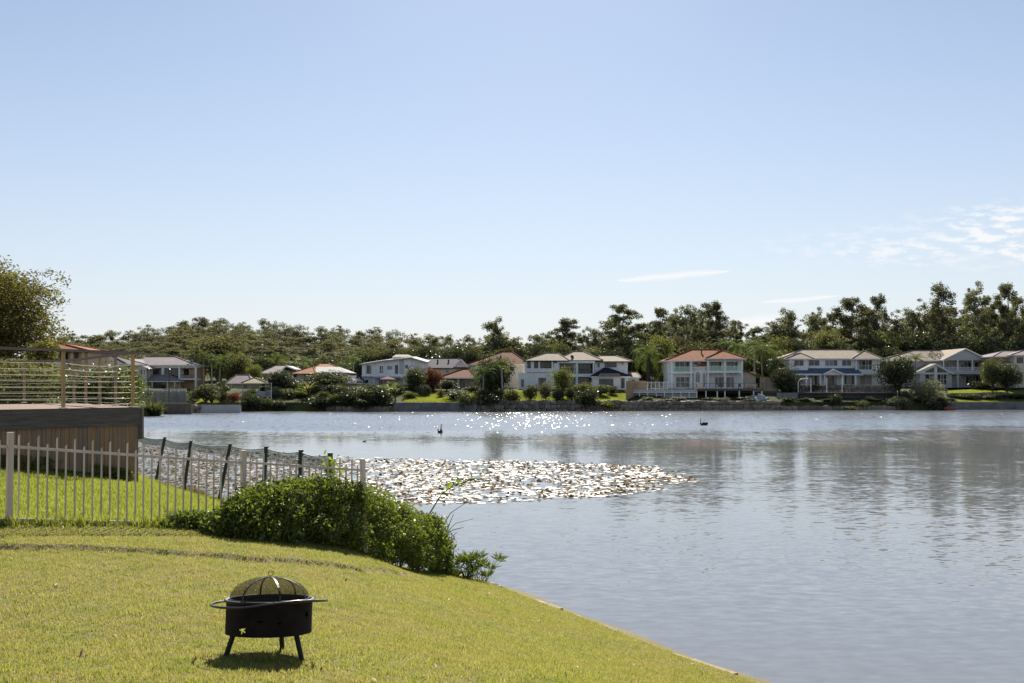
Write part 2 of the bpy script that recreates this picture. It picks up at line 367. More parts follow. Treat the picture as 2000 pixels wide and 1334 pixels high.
ss = np.r_[-4,-0.2,0.1,0.4,0.8,1.2,2,3,4.5,6,7,7.4,8,9,10,11.5,13,13.6,15,17,20,25,30,40,50,60,75,90,110,140,170,210,260,330,420,600,1000,2000,5000]
XX, SS = np.meshgrid(xs, ss); DD = shore(XX)+SS; ZZ = far_z(XX, DD)
i = np.arange(XX.size).reshape(XX.shape); f = np.stack([i[:-1,:-1], i[:-1,1:], i[1:,1:], i[1:,:-1]], -1).reshape(-1, 4)
b = NB('far_grass')
c1 = b.ramp(b.noise(0.35, 4), [(0.35, (0.035, 0.04, 0.016)), (0.62, (0.085, 0.10, 0.025))])
c2 = b.mix(b.ramp(b.noise(1.7, 4), [(0.5, (0,0,0)), (0.68, (1,1,1))]), c1, (0.10, 0.085, 0.045))
p = b.principled(Base_Color=c2, Roughness=0.95); p.inputs['Specular IOR Level'].default_value = 0.1
b.l(b.bump(b.noise(6, 5), 1.0, 0.3), p.inputs['Normal']); MATS['far_grass'] = b.m
tag(link('far_ground', mesh_np('far_ground', np.c_[((XX-1000)/F*DD).ravel(), DD.ravel(), ZZ.ravel()], f), b.m), kind='structure')

# ------------------------------------------------------------------ lawn grass blades
def blades(name, n, pts, hmin, hmax, wid, material):
    x, y = pts[:, 0], pts[:, 1]; z = near_z(x, y); n = len(x)
    h = RNG.uniform(hmin, hmax, n); a = RNG.uniform(0, 2*math.pi, n); lean = RNG.uniform(0.0, 0.9, n)*h; la = RNG.uniform(0, 2*math.pi, n)
    w = wid*RNG.uniform(0.6, 1.3, n)
    tuft = np.sin(x*31+3*np.sin(y*17))*np.sin(y*37+2*np.sin(x*23))+0.8*np.sin(x*11.3+y*5)*np.sin(y*13.1-x*7); h *= np.clip(0.85+0.4*tuft, 0.35, 1.6)
    v = np.zeros((n, 3, 3)); v[:, 0] = np.c_[x-np.cos(a)*w/2, y-np.sin(a)*w/2, z-0.006]; v[:, 1] = np.c_[x+np.cos(a)*w/2, y+np.sin(a)*w/2, z-0.006]
    v[:, 2] = np.c_[x+np.cos(la)*lean, y+np.sin(la)*lean, z+h]
    return tag(link(name, mesh_np(name, v.reshape(-1, 3), np.arange(n*3).reshape(-1, 3)), material), kind='stuff')
b = NB('grass_blade'); g = b.n('ShaderNodeNewGeometry')
col = b.ramp(g.outputs['Random Per Island'], [(0.0, (0.18, 0.20, 0.05)), (0.5, (0.265, 0.275, 0.078)), (0.82, (0.35, 0.31, 0.12)), (0.93, (0.44, 0.36, 0.2))])
dry = b.ramp(b.noise(0.9, 6, rough=0.72), [(0.42, (0,0,0)), (0.72, (1,1,1))])
col = b.mix(b.math('MULTIPLY', dry, 0.8), col, (0.36, 0.27, 0.14))
col = b.mix(b.math('MULTIPLY', b.ramp(b.noise(3.1, 3), [(0.5, (0,0,0)), (0.7, (1,1,1))]), 0.5), col, (0.15, 0.20, 0.035))
d = b.n('ShaderNodeBsdfDiffuse'); b.l(col, d.inputs[0]); t = b.n('ShaderNodeBsdfTranslucent'); b.l(b.mix(1.0, col, (1.2, 1.28, 0.75), 'MULTIPLY'), t.inputs[0])
m = b.n('ShaderNodeMixShader'); m.inputs[0].default_value = 0.5; b.l(d.outputs[0], m.inputs[1]); b.l(t.outputs[0], m.inputs[2]); b.l(m.outputs[0], b.out.inputs[0]); MATS['grass_blade'] = b.m
def scatter(n, x0, x1, y0, y1, power):
    y = y0+(y1-y0)*RNG.random(n)**power; x = RNG.uniform(x0, x1, n); return np.c_[x, y]
P = scatter(1500000, -9.5, 5.2, 4.6, 22.0, 1.35)
SHL = np.array([(12.5,-0.8),(9.4,4.1),(6.1,8.5),(3.02,13.42),(1.70,15.82),(.66,17.78),(-.4,19.7),(-1.41,21.1),(-2.0,21.5)])
sd_, ss_, _, _ = polydist(P[:, 0], P[:, 1], SHL)
keep = (np.abs(P[:, 0]) < 0.54*P[:, 1]+0.4) & (ss_ > 0) & (sd_ > 0.07)
P = P[keep]
fence_side = (P[:, 0]+6.31)*0.685-(P[:, 1]-12.5)*0.729      # >0: our side of the white fence
end_ = (P[:, 0] > -2.35) | (0.843*P[:, 0]+0.538*P[:, 1] > 8.6); ours = P[(fence_side > -0.05) | end_]; theirs = P[(fence_side <= -0.05) & ~end_]
gd = (theirs[:, 0]+2.98)*0.83+(theirs[:, 1]-16.3)*0.56
theirs = theirs[gd < 0.1]
near_w = ours[:, 1] < 9
blades('lawn_grass', 0, ours, 0.014, 0.034, 0.0080, MATS['grass_blade'])
P2 = scatter(240000, -14, -2.5, 12.0, 26.0, 1.0); fs = (P2[:, 0]+6.31)*0.685-(P2[:, 1]-12.5)*0.729; gd = (P2[:, 0]+2.98)*0.83+(P2[:, 1]-16.3)*0.56
P2 = P2[(fs < -0.03) & (gd < 0.15) & (np.abs(P2[:, 0]) < 0.54*P2[:, 1])]
P2 = np.r_[P2, theirs[::2]]
b2 = NB('neighbour_blade'); g = b2.n('ShaderNodeNewGeometry')
col = b2.ramp(g.outputs['Random Per Island'], [(0.0, (0.17, 0.19, 0.045)), (0.6, (0.26, 0.265, 0.065)), (0.95, (0.34, 0.31, 0.12))])
d = b2.n('ShaderNodeBsdfDiffuse'); b2.l(col, d.inputs[0]); t = b2.n('ShaderNodeBsdfTranslucent'); b2.l(b2.mix(1.0, col, (1.2, 1.35, 0.7), 'MULTIPLY'), t.inputs[0])
m = b2.n('ShaderNodeMixShader'); m.inputs[0].default_value = 0.55; b2.l(d.outputs[0], m.inputs[1]); b2.l(t.outputs[0], m.inputs[2]); b2.l(m.outputs[0], b2.out.inputs[0])
blades('neighbour_grass', 0, P2, 0.04, 0.085, 0.014, b2.m)
# longer tufts left along the foot of the fence
u = RNG.random(26000); fx = -6.31+0.729*(u*8.5-3.0); fy = 12.5+0.685*(u*8.5-3.0)
P3 = np.c_[fx+RNG.normal(0, 0.09, len(u)), fy+RNG.normal(0, 0.09, len(u))]; P3 = P3[RNG.random(len(P3)) < 0.35+0.65*(np.sin(P3[:, 0]*5)*np.sin(P3[:, 0]*2.3+1) > -0.1)]
blades('fence_foot_grass', 0, P3, 0.05, 0.16, 0.012, b2.m)

# fallen leaves and bits on the lawn
n = 260; PL = scatter(4000, -8, 4, 5, 19, 1.1); PL = PL[(np.abs(PL[:, 0]) < 0.54*PL[:, 1]) & (0.843*PL[:, 0]+0.538*PL[:, 1] < 9.8) & (((PL[:, 0]+6.31)*0.685-(PL[:, 1]-12.5)*0.729) > 0.1)][:n]
z = near_z(PL[:, 0], PL[:, 1])+0.026; a = RNG.uniform(0, 6.28, len(PL)); L_ = RNG.uniform(0.008, 0.026, len(PL)); w_ = L_*RNG.uniform(0.25, 0.5, len(PL)); t1 = RNG.normal(size=len(PL))*0.010
ca, sa = np.cos(a), np.sin(a); v = np.stack([np.c_[PL[:, 0]-ca*L_, PL[:, 1]-sa*L_, z+t1], np.c_[PL[:, 0]-sa*w_, PL[:, 1]+ca*w_, z+0.006], np.c_[PL[:, 0]+ca*L_, PL[:, 1]+sa*L_, z-t1], np.c_[PL[:, 0]+sa*w_, PL[:, 1]-ca*w_, z+0.004]], 1)
bl = NB('fallen_leaf'); gl_ = bl.n('ShaderNodeNewGeometry'); bl.principled(Base_Color=bl.ramp(gl_.outputs['Random Per Island'], [(0.0, (0.10, 0.055, 0.025)), (0.6, (0.28, 0.17, 0.08)), (0.93, (0.5, 0.42, 0.3))]), Roughness=0.7)
tag(link('fallen_leaves', mesh_np('fallen_leaves', v.reshape(-1, 3), np.arange(len(PL)*4).reshape(-1, 4)), bl.m), kind='stuff')
# ------------------------------------------------------------------ materials of the near things
M_iron = mat('black_iron', (0.012, 0.010, 0.010), 0.5, 0.35, 9, spec=0.3, bump=0.15, bscale=60)
M_rust = mat('fire_rust', (0.013, 0.0085, 0.0075), 0.75, 0.5, 7, spec=0.15, bump=0.2, bscale=40)
M_steel = mat('dark_steel', (0.05, 0.045, 0.045), 0.3, 0.2, 12, metal=0.8)
M_cream = mat('cream_powdercoat', (0.56, 0.48, 0.40), 0.5, 0.16, 2.5, (3,3,0.6), objvar=0.08)
M_green = mat('green_post', (0.018, 0.035, 0.028), 0.5, 0.3, 8)
M_wire = mat('green_wire', (0.05, 0.09, 0.075), 0.45, 0.2, 8)
def woodmat(name, c, var=0.3, stretch=(14, 14, 0.8), objvar=0.2, rough=0.75):
    b = NB(name); f = b.noise(2.2, 6, stretch=stretch, rough=0.65); g = b.n('ShaderNodeObjectInfo')
    col = b.ramp(f, [(0.28, tuple(x*(1-var) for x in c)), (0.72, tuple(x*(1+var) for x in c))])
    hv = b.n('ShaderNodeHueSaturation'); b.l(col, hv.inputs['Color']); b.l(b.math('ADD', b.math('MULTIPLY', g.outputs['Random'], 2*objvar), 1-objvar), hv.inputs['Value'])
    b.l(b.math('ADD', b.math('MULTIPLY', g.outputs['Random'], 0.5), 0.7), hv.inputs['Saturation'])
    p = b.principled(Base_Color=hv.outputs[0], Roughness=rough); p.inputs['Specular IOR Level'].default_value = 0.25
    b.l(b.bump(f, 0.35, 0.01), p.inputs['Normal']); MATS[name] = b.m; return b.m
M_clad = woodmat('weathered_cladding', (0.26, 0.175, 0.11))
M_beam = woodmat('grey_beam', (0.115, 0.098, 0.085), 0.45, (0.8, 0.8, 14))
M_deckb = woodmat('deck_board', (0.17, 0.095, 0.06), 0.3, (1, 8, 1))
M_rail = woodmat('rail_timber', (0.20, 0.165, 0.14), 0.3, (0.8, 0.8, 10))
M_post = woodmat('post_timber', (0.42, 0.29, 0.14), 0.25)
M_rope = mat('steel_cable', (0.72, 0.66, 0.52), 0.35, 0.1, 8, metal=0.5)

# ------------------------------------------------------------------ fire pit
pitx, pity = -1.716, 7.0
pit = thing('fire_pit', 'round black steel fire pit with mesh dome lid standing on the lawn', 'fire pit', (pitx, pity, nz(pitx, pity)), rot=(math.radians(-6.3), math.radians(0.3), 0))
def pit_part(mb, name, m, parent=None, smooth=False):
    o = link(name, mb.mesh(name), m, parent or pit, smooth); return o
R = 0.297; zb, zt = 0.165, 0.392
# drum with real cut-outs (stars and a moon)
def star_in(u, v, r, rot=0.0):
    a = math.atan2(v, u)+rot; rr = math.hypot(u, v); k = 2*math.pi/5; t = abs(((a+k/2) % k)-k/2)
    inner = 0.40*r; edge = (r*inner*math.sin(k/2))/(r*math.sin(t)+inner*math.sin(k/2-t)) if True else 0
    return rr < edge
def cut(th, z):
    for (tx, tz, r, rot, kind) in ((-0.39, 0.213, 0.034, 0.3, 's'), (0.47, 0.256, 0.020, 0.1, 's'), (0.03, 0.272, 0.024, 0, 'm'), (1.25, 0.30, 0.034, 0.6, 's'), (-1.3, 0.28, 0.034, 0.2, 's'), (2.2, 0.22, 0.034, 0.2, 's'), (3.0, 0.27, 0.03, 0.5, 's'), (3.9, 0.22, 0.034, 0.8, 's')):
        d = (th-tx+math.pi) % (2*math.pi)-math.pi; u = d*R; v = z-tz
        if kind == 's' and star_in(v, u, r, rot): return True
        if kind == 'm' and abs(u) < r and abs(v-0.12*u) < 0.006: return True
    return False
mb = MB(); nT, nZ = 420, 52
for i in range(nZ+1):
    z = zb+(zt-zb)*i/nZ
    for k in range(nT):
        th = 2*math.pi*k/nT; mb.v.append((R*math.sin(th), -R*math.cos(th), z))
for i in range(nZ):
    for k in range(nT):
        th = 2*math.pi*(k+0.5)/nT; z = zb+(zt-zb)*(i+0.5)/nZ
        if not cut(th, z): k2 = (k+1) % nT; mb.f.append((i*nT+k, i*nT+k2, (i+1)*nT+k2, (i+1)*nT+k))
drum = pit_part(mb, 'drum', M_rust, smooth=True)
sol = drum.modifiers.new('thickness', 'SOLIDIFY'); sol.thickness = 0.003
mb = MB().lathe([(R+0.004, zt-0.012), (R+0.016, zt-0.004), (R+0.017, zt+0.004), (R+0.004, zt+0.010), (R-0.012, zt+0.004), (R-0.012, zt-0.01)], 72)
pit_part(mb, 'rim', M_iron, smooth=True)
mb = MB().lathe([(R-0.006, zt-0.02), (R-0.03, zt-0.06), (R-0.10, zt-0.10), (0.09, zt-0.115), (0.001, zt-0.118)], 48)
pit_part(mb, 'fire_bowl', M_iron, smooth=True)
mb = MB()
for k in range(-6, 7):
    y = k*0.04; x = math.sqrt(max(0.0, (R-0.02)**2-y*y)); mb.tube([(-x, y, zt-0.025), (x, y, zt-0.025)], 0.0035, 5)
pit_part(mb, 'cooking_grate', M_steel)
for a in (math.radians(207), math.radians(333), math.radians(82)):
    ca, sa = math.cos(a), math.sin(a); r0, r1 = 0.235, 0.300 if a > 3 else 0.272
    mb = MB(); mb.tube([(ca*r0, sa*r0, zb+0.03), (ca*r1, sa*r1, -0.008)], [0.019, 0.017], 14)
    pit_part(mb, 'leg', M_iron, smooth=False)
# handle ring
ring = []
RR = 0.398
for k in range(96):
    t = 2*math.pi*k/96; x, y = RR*math.cos(t), RR*math.sin(t)
    z = zt-0.018-0.10*y*min(1, max(0, x/RR*1.1+0.25))+0.012*x/RR
    ring.append((x, y, z))
mb = MB().tube(ring+[ring[0]], 0.0085, 8, cap=False); pit_part(mb, 'handle_ring', M_steel, smooth=True)
for t in (math.radians(172), math.radians(258), math.radians(12), math.radians(80)):
    k = int(t/(2*math.pi)*96) % 96; q = ring[k]
    mb = MB().beam((R*math.cos(t), R*math.sin(t), zt-0.02), q, 0.028, 0.006); pit_part(mb, 'bracket', M_iron)
# spark screen
b = NB('spark_mesh'); tcn = b.n('ShaderNodeTexCoord'); 
d_ = b.n('ShaderNodeBsdfDiffuse'); d_.inputs[0].default_value = (0.05, 0.035, 0.028, 1); tr = b.n('ShaderNodeBsdfTransparent')
m_ = b.n('ShaderNodeMixShader'); b.l(b.math('ADD', b.math('MULTIPLY', b.noise(240, 1), 0.4), 0.30), m_.inputs[0]); b.l(tr.outputs[0], m_.inputs[1]); b.l(d_.outputs[0], m_.inputs[2]); b.l(m_.outputs[0], b.out.inputs[0])
Rd, Hd = 0.272, 0.150; prof = []
for i in range(15):
    t = math.pi/2*i/14; prof.append((max(0.0005, Rd*math.cos(t)), zt+0.004+Hd*math.sin(t)**0.92))
lid = pit_part(MB().lathe(prof, 64), 'spark_screen', b.m, smooth=True)
def domez(r): return zt+0.006+Hd*max(0, 1-(r/Rd)**2)**0.46
for a in (math.radians(62), math.radians(118), math.radians(-14), math.radians(194), math.radians(242), math.radians(298)):
    mb = MB(); pts = [Vector((math.cos(a)*Rd*q, math.sin(a)*Rd*q, domez(Rd*q)+0.003)) for q in (0.02,0.2,0.38,0.55,0.7,0.82,0.91,0.97,1.0)]
    t = Vector((-math.sin(a), math.cos(a), 0))*0.0065; V = []
    for q in pts: V += [q-t, q+t]
    mb.add(V, [(2*i, 2*i+1, 2*i+3, 2*i+2) for i in range(len(pts)-1)])
    o = pit_part(mb, 'strap', M_steel, lid); o.modifiers.new('thick', 'SOLIDIFY').thickness = 0.003
mb = MB().tube([(Rd*math.cos(2*math.pi*k/48), Rd*math.sin(2*math.pi*k/48), zt+0.008) for k in range(49)], 0.006, 6, cap=False); pit_part(mb, 'screen_hoop', M_steel, lid, True)
zc = domez(0)+0.004
mb = MB().tube([(0.0175*math.sin(2*math.pi*k/24), 0.004, zc+0.022+0.0175*-math.cos(2*math.pi*k/24)) for k in range(25)], 0.0026, 6, cap=False); mb.tube([(0, 0.004, zc-0.008), (0, 0.004, zc+0.006)], 0.006, 8)
pit_part(mb, 'lifting_ring', M_iron, lid, True)

# ------------------------------------------------------------------ cream picket fence
A = Vector((-6.31, 12.5)); dirF = Vector((0.729, 0.685))
fence = thing('picket_fence', 'cream metal picket fence with alternating tall and short pickets across the lawn', 'fence', (A.x, A.y, nz(A.x, A.y)))
def fp(t): return A+dirF*t
def top_z(t): return 3.45-0.112*t if t < 3.21 else 3.09-0.107*(t-3.21)      # post-top level
def post(t, lean=0.0, w=0.068):
    q = fp(t); z0 = nz(q.x, q.y)-0.1; z1 = top_z(t); mb = MB()
    mb.beam((q.x-lean, q.y, z0), (q.x+lean, q.y, z1), w, w, up=(0.685, -0.729, 0))
    mb.beam((q.x+lean, q.y, z1), (q.x+lean, q.y, z1+0.008), w*1.08, w*1.08, up=(0.685, -0.729, 0))
    mb.build('post', M_cream, fence)
post(0.0, 0.012); post(3.21, 0.006); post(5.35, -0.02); post(-3.2)
def panel(t0, t1, n, first_tall=True):
    for zo in (-0.175, -1.09):
        a, c = fp(t0+0.034), fp(t1-0.034)
        za, zc = top_z(t0)+zo, top_z(t1)+zo
        MB().beam((a.x, a.y, za), (c.x, c.y, zc), 0.030, 0.034).build('rail', M_cream, fence)
    for i in range(n):
        t = t0+(t1-t0)*(i+1)/(n+1); q = fp(t); tall = (i % 2 == 0) == first_tall
        z1 = top_z(t)-(0.015 if tall else 0.105); z0 = max(top_z(t)-1.07, nz(q.x, q.y)+0.01); jx = random.uniform(-0.004, 0.004)
        mb = MB(); w = 0.0185; nrm = Vector((0.685, -0.729, 0)); c0 = Vector((q.x, q.y, 0))+nrm*-0.002
        mb.beam((c0.x-0.012, c0.y, z0), (c0.x+jx, c0.y, z1-0.015), w, w, up=(0.685, -0.729, 0))
        u = Vector((0.729, 0.685, 0))*w/2; v = nrm*w/2; T = Vector((c0.x+jx, c0.y, z1-0.015)); H = Vector((0, 0, 0.02))
        mb.add([T-u-v, T+u-v, T+u+v, T-u+v, T+u-v+H, T+u+v+H], [(0,1,4),(3,5,2),(0,4,5,3),(1,2,5,4)])
        mb.build('picket', M_cream, fence)
panel(0.0, 3.21, 27); panel(3.21, 5.35, 18); panel(-3.2, 0.0, 27, False)

# ------------------------------------------------------------------ green wire fence along the neighbour's bank
gf_t = [(322,855,24.6,302,952),(373,862,23.0,358,968),(450,868,21.2,425,990),(520,873,19.6,511,985),(588,880,17.9,584,990),(645,886,16.3,645,1000)]
gpts = []
gfence = thing('wire_fence', 'leaning dark green wire mesh fence along the bank beside the lily pads', 'fence', px(302, 952, 24.6))
tops, bots = [], []
for (xt, yt, d, xb, yb) in gf_t:
    T = px(xt, yt, d); Bm = px(xb, yb, d); Bm.z = min(Bm.z, nz(Bm.x, Bm.y)-0.05); tops.append(T); bots.append(Bm)
    mb = MB(); mb.tube([Bm, T], 0.036 if d > 20 else 0.043, 10); mb.tube([T, T+Vector((0,0,0.015))], 0.046, 10); mb.build('post', M_green, gfence)
T0 = tops[0]+(tops[0]-tops[1])*1.15; B0 = bots[0]+(bots[0]-bots[1])*1.15
# the mesh: vertical wires with closer loops at the top, tied with line wires
TT = [T0]+tops; BB = [B0]+bots; mb = MB()
def lerp(a, c, t): return a+(c-a)*t
for i in range(len(TT)-1):
    L = (TT[i+1]-TT[i]).length; n = int(L/0.055)
    for k in range(n+1):
        t = k/n; sag = -0.05*math.sin(math.pi*t); a = lerp(TT[i], TT[i+1], t)+Vector((0,0,sag-0.03)); c = lerp(BB[i], BB[i+1], t)+Vector((0,0,0.06))
        mb.beam(a, c, 0.004, 0.004)
        if k < n:
            a2 = lerp(TT[i], TT[i+1], (k+0.5)/n)+Vector((0,0,sag-0.03)); dn = (c-a)*0.14
            mb.beam(a2, a2+dn, 0.004, 0.004); mb.beam(a+dn*0.5, a2+dn, 0.004, 0.004); mb.beam(a2, a+dn*0.6, 0.004, 0.004)
    for q in (0.0, 0.07, 0.14, 0.28, 0.42, 0.57, 0.71, 0.85, 0.97):
        prev = None
        for k in range(9):
            t = k/8; sag = -0.05*math.sin(math.pi*t); a = lerp(TT[i], TT[i+1], t)+Vector((0,0,sag-0.03)); c = lerp(BB[i], BB[i+1], t)+Vector((0,0,0.06)); P_ = lerp(a, c, q)
            if prev is not None: mb.beam(prev, P_, 0.014 if q == 0 else 0.004)
            prev = P_
tag(mb.build('wire_mesh', M_wire, gfence), kind='stuff')

# ------------------------------------------------------------------ neighbour's timber deck
Cn = Vector((-7.88, 21.0)); Lf = Vector((-11.2, 15.94)); Bk = Vector((-11.7, 26.6)); ZD = 3.62
FD = (Lf-Cn).normalized(); SD = (Bk-Cn).normalized()
nF = Vector((-FD.y, FD.x)); nF = nF if nF.y < 0 else -nF          # outward (to us)
nS = Vector((SD.y, -SD.x)); nS = nS if nS.x > 0 else -nS          # outward (to the lake)
deck = thing('timber_deck', 'raised timber deck with vertical board cladding and cable railing beside the lake', 'deck', (Cn.x, Cn.y, nz(Cn.x, Cn.y)))
def v3(p, z): return Vector((p.x, p.y, z))
lenF = (Lf-Cn).length; lenS = (Bk-Cn).length
zf = ZD-0.395
n = int(lenF/0.098)
for i in range(n):
    a = Cn+FD*(0.02+i*0.098); c = Cn+FD*(0.02+i*0.098+0.092); m_ = (a+c)/2; zg = nz(m_.x, m_.y)-0.06
    off = random.uniform(-0.004, 0.004); o_ = nF*(0.0+off)
    mb = MB(); P0, P1 = a+o_, c+o_; Q0, Q1 = P0-nF*0.02, P1-nF*0.02; zz = zf+0.02
    mb.add([v3(P0,zg), v3(P1,zg), v3(Q1,zg), v3(Q0,zg), v3(P0,zz), v3(P1,zz), v3(Q1,zz), v3(Q0,zz)], [(0,3,2,1),(4,5,6,7),(0,1,5,4),(1,2,6,5),(2,3,7,6),(3,0,4,7)])
    mb.build('cladding_board', M_clad, deck)
n = int(lenS/0.14)
for i in range(n):
    a = Cn+SD*(0.02+i*0.14); c = Cn+SD*(0.02+i*0.14+0.13); m_ = (a+c)/2; zg = min(nz(m_.x, m_.y), 1.8)-0.3
    mb = MB(); Q0, Q1 = a-nS*0.02, c-nS*0.02; zz = zf+0.02
    mb.add([v3(a,zg), v3(c,zg), v3(Q1,zg), v3(Q0,zg), v3(a,zz), v3(c,zz), v3(Q1,zz), v3(Q0,zz)], [(0,3,2,1),(4,5,6,7),(0,1,5,4),(1,2,6,5),(2,3,7,6),(3,0,4,7)])
    mb.build('cladding_board', M_clad, deck)
mb = MB(); e0 = Cn-FD*0.05+nF*0.03; e1 = Lf+nF*0.03
mb.beam(v3(e0, ZD-0.20), v3(e1, ZD-0.20), 0.05, 0.36); mb.build('fascia_beam', M_beam, deck)
mb = MB(); e0 = Cn-SD*0.02+nS*0.03; e1 = Bk+nS*0.03; mb.beam(v3(e0, ZD-0.23), v3(e1, ZD-0.23), 0.06, 0.42); mb.build('fascia_beam', M_beam, deck)
mb = MB(); mb.beam(v3(Cn+nS*0.05+nF*0.0, 2.95), v3(Cn+nS*0.05+nF*0.0, ZD-0.02), 0.09, 0.09); mb.build('corner_block', M_beam, deck)
# deck boards run along the front
k_ = 0; dp = lenS*abs(SD.dot(nF)); W = 0.14
while k_*W < dp-0.1:
    s0 = k_*W/dp*lenS; s1 = (k_*W+W-0.006)/dp*lenS
    a0, a1 = Cn+SD*s0, Cn+SD*s1; l0, l1 = a0+FD*9.0, a1+FD*9.0
    ex = nS*0.05
    MB().add([v3(a0+ex-nF*-0.02,ZD-0.025), v3(l0,ZD-0.025), v3(l1,ZD-0.025), v3(a1+ex,ZD-0.025), v3(a0+ex-nF*-0.02,ZD), v3(l0,ZD), v3(l1,ZD), v3(a1+ex,ZD)], [(0,1,2,3),(7,6,5,4),(0,4,5,1),(1,5,6,2),(2,6,7,3),(3,7,4,0)]).build('deck_board', M_deckb, deck); k_ += 1
ZR = 4.77
def rail_run(P, Q, posts, big=0.055):
    MB().beam(v3(P, ZR), v3(Q, ZR), 0.14, 0.045).build('handrail', M_rail, deck)
    for t in posts:
        c = P+(Q-P)*t; o = MB().beam(v3(c, ZD), v3(c, ZR-0.02), big, big, up=(FD.x, FD.y, 0)).build('post', M_post, deck)
        MB().beam(v3(c, ZD), v3(c, ZD+0.02), big*2.2, big*2.2, up=(FD.x, FD.y, 0)).build('post_foot', M_rope, o)
    ps = sorted(set([0.0, 1.0]+list(posts)))
    for w in range(8):
        z = ZD+0.07+w*0.118
        mb = MB(); pts = []
        for a, c in zip(ps[:-1], ps[1:]):
            sg = random.choice((0.004, 0.008, 0.012, 0.03, 0.05)) if w > 3 else random.choice((0.003, 0.005, 0.008))
            for j in range(7):
                t = j/6; q = P+(Q-P)*(a+(c-a)*t); pts.append(v3(q, z-sg*4*t*(1-t)*1.0))
        cl = [pts[0]]
        for q in pts[1:]:
            if (q-cl[-1]).length > 1e-4: cl.append(q)
        mb.tube(cl, 0.0038, 5); mb.build('cable', M_rope, deck)
ci = Cn+FD*0.10+SD*0.10
rail_run(ci-FD*0.12, ci+FD*6.0, [0.021, 0.28, 0.55, 0.8])
bi = Bk-SD*0.1+FD*0.05
rail_run(ci, bi, [0.25, 0.5, 0.75, 0.985], 0.05)
rail_run(bi, bi+Vector((-3.4, 2.1)), [0.55, 0.98], 0.05)

# ------------------------------------------------------------------ stone edging along the water
SH = [Vector(p) for p in ((12.5,-0.8),(9.4,4.1),(6.1,8.5),(3.02,13.42),(1.70,15.82),(.66,17.78),(-.4,19.7),(-1.41,21.1),(-2.0,21.5))]
M_edge = mat('edging_stone', (0.21, 0.155, 0.115), 0.85, 0.3, 5, bump=0.5, bscale=30, objvar=0.25)
edging = thing('lake_edging', 'low pinkish stone edging along the foot of the lawn at the waterline', 'edging', (3.41, 13.55, 0.0))
for a, c in zip(SH[:-1], SH[1:]):
    L = (c-a).length; n = max(1, int(L/0.42)); u = (c-a)/L; nrm = Vector((u.y, -u.x)); nrm = nrm if nrm.x+nrm.y > 0 else -nrm
    for i in range(n):
        s0, s1 = L*i/n+0.012, L*(i+1)/n-0.012; w0, w1 = random.uniform(0.0, 0.06), random.uniform(0.0, 0.06); qm = (a+c)/2 if False else a+u*(s0+s1)/2; zt_ = nz(qm.x, qm.y)+random.uniform(-0.02, 0.03)
        p0, p1 = a+u*s0, a+u*s1; V = []
        for z, k in ((-0.4, 1.3), (zt_-0.03, 1.0), (zt_, 0.7)):
            V += [v3(p0+nrm*w0*k, z), v3(p1+nrm*w1*k, z), v3(p1-nrm*0.12, z), v3(p0-nrm*0.12, z)]
        MB().add(V, [(3,2,1,0),(8,9,10,11)]+[(b0+i0, b0+(i0+1)%4, b0+4+(i0+1)%4, b0+4+i0) for b0 in (0, 4) for i0 in range(4)]).build('stone', M_edge, edging)
# ------------------------------------------------------------------ plant builders (meshes shared between copies)
L_gum = leafmat('gum_leaf', (0.118, 0.116, 0.068), 0.42, 0.4, objvar=0.22)
L_hill = leafmat('hill_gum_leaf', (0.138, 0.130, 0.078), 0.42, 0.35, objvar=0.28)
L_dark = leafmat('dark_leaf', (0.055, 0.062, 0.030), 0.3, 0.4, rough=0.35, spec=0.6)
L_mid = leafmat('green_leaf', (0.082, 0.090, 0.038), 0.4, 0.4, rough=0.4, spec=0.5)
L_lime = leafmat('lime_leaf', (0.135, 0.14, 0.048), 0.5, 0.35)
L_olive = leafmat('olive_leaf', (0.125, 0.12, 0.055), 0.4, 0.35)
L_red = leafmat('russet_leaf', (0.17, 0.07, 0.045), 0.35, 0.45, warm=(0.24, 0.15, 0.05))
L_grey = leafmat('grey_leaf', (0.17, 0.17, 0.11), 0.3, 0.3)
L_palm = leafmat('palm_leaf', (0.10, 0.125, 0.035), 0.4, 0.35, rough=0.5, spec=0.2, clump=1.0)
M_bark = mat('gum_bark', (0.17, 0.145, 0.115), 0.85, 0.4, 1.6, (1,1,0.3), bump=0.4, bscale=6)
M_darkbark = mat('dark_bark', (0.075, 0.058, 0.042), 0.9, 0.4, 2, bump=0.4, bscale=8)
M_palmtrunk = mat('palm_trunk', (0.33, 0.29, 0.24), 0.8, 0.2, 2.5, (0.4,0.4,4), bump=0.3, bscale=5)
def leaf_quads(C, size, asp=0.5, droop=0.0, up=0.0, rng=None):
    """rhombic leaves at centres C"""
    rng = rng or RNG; n = len(C)
    a = rng.normal(size=(n, 3)); a[:, 2] = a[:, 2]*(1-droop*0.3)-droop; a /= np.linalg.norm(a, axis=1)[:, None]
    r = rng.normal(size=(n, 3)); r[:, 2] += up; bb = np.cross(a, r); bb /= np.linalg.norm(bb, axis=1)[:, None]+1e-9
    s = (size*rng.uniform(0.6, 1.35, n))[:, None]
    V = np.stack([C-a*s, C+bb*s*asp-a*s*0.1, C+a*s, C-bb*s*asp-a*s*0.1], 1)
    return V.reshape(-1, 3), np.arange(n*4).reshape(-1, 4)
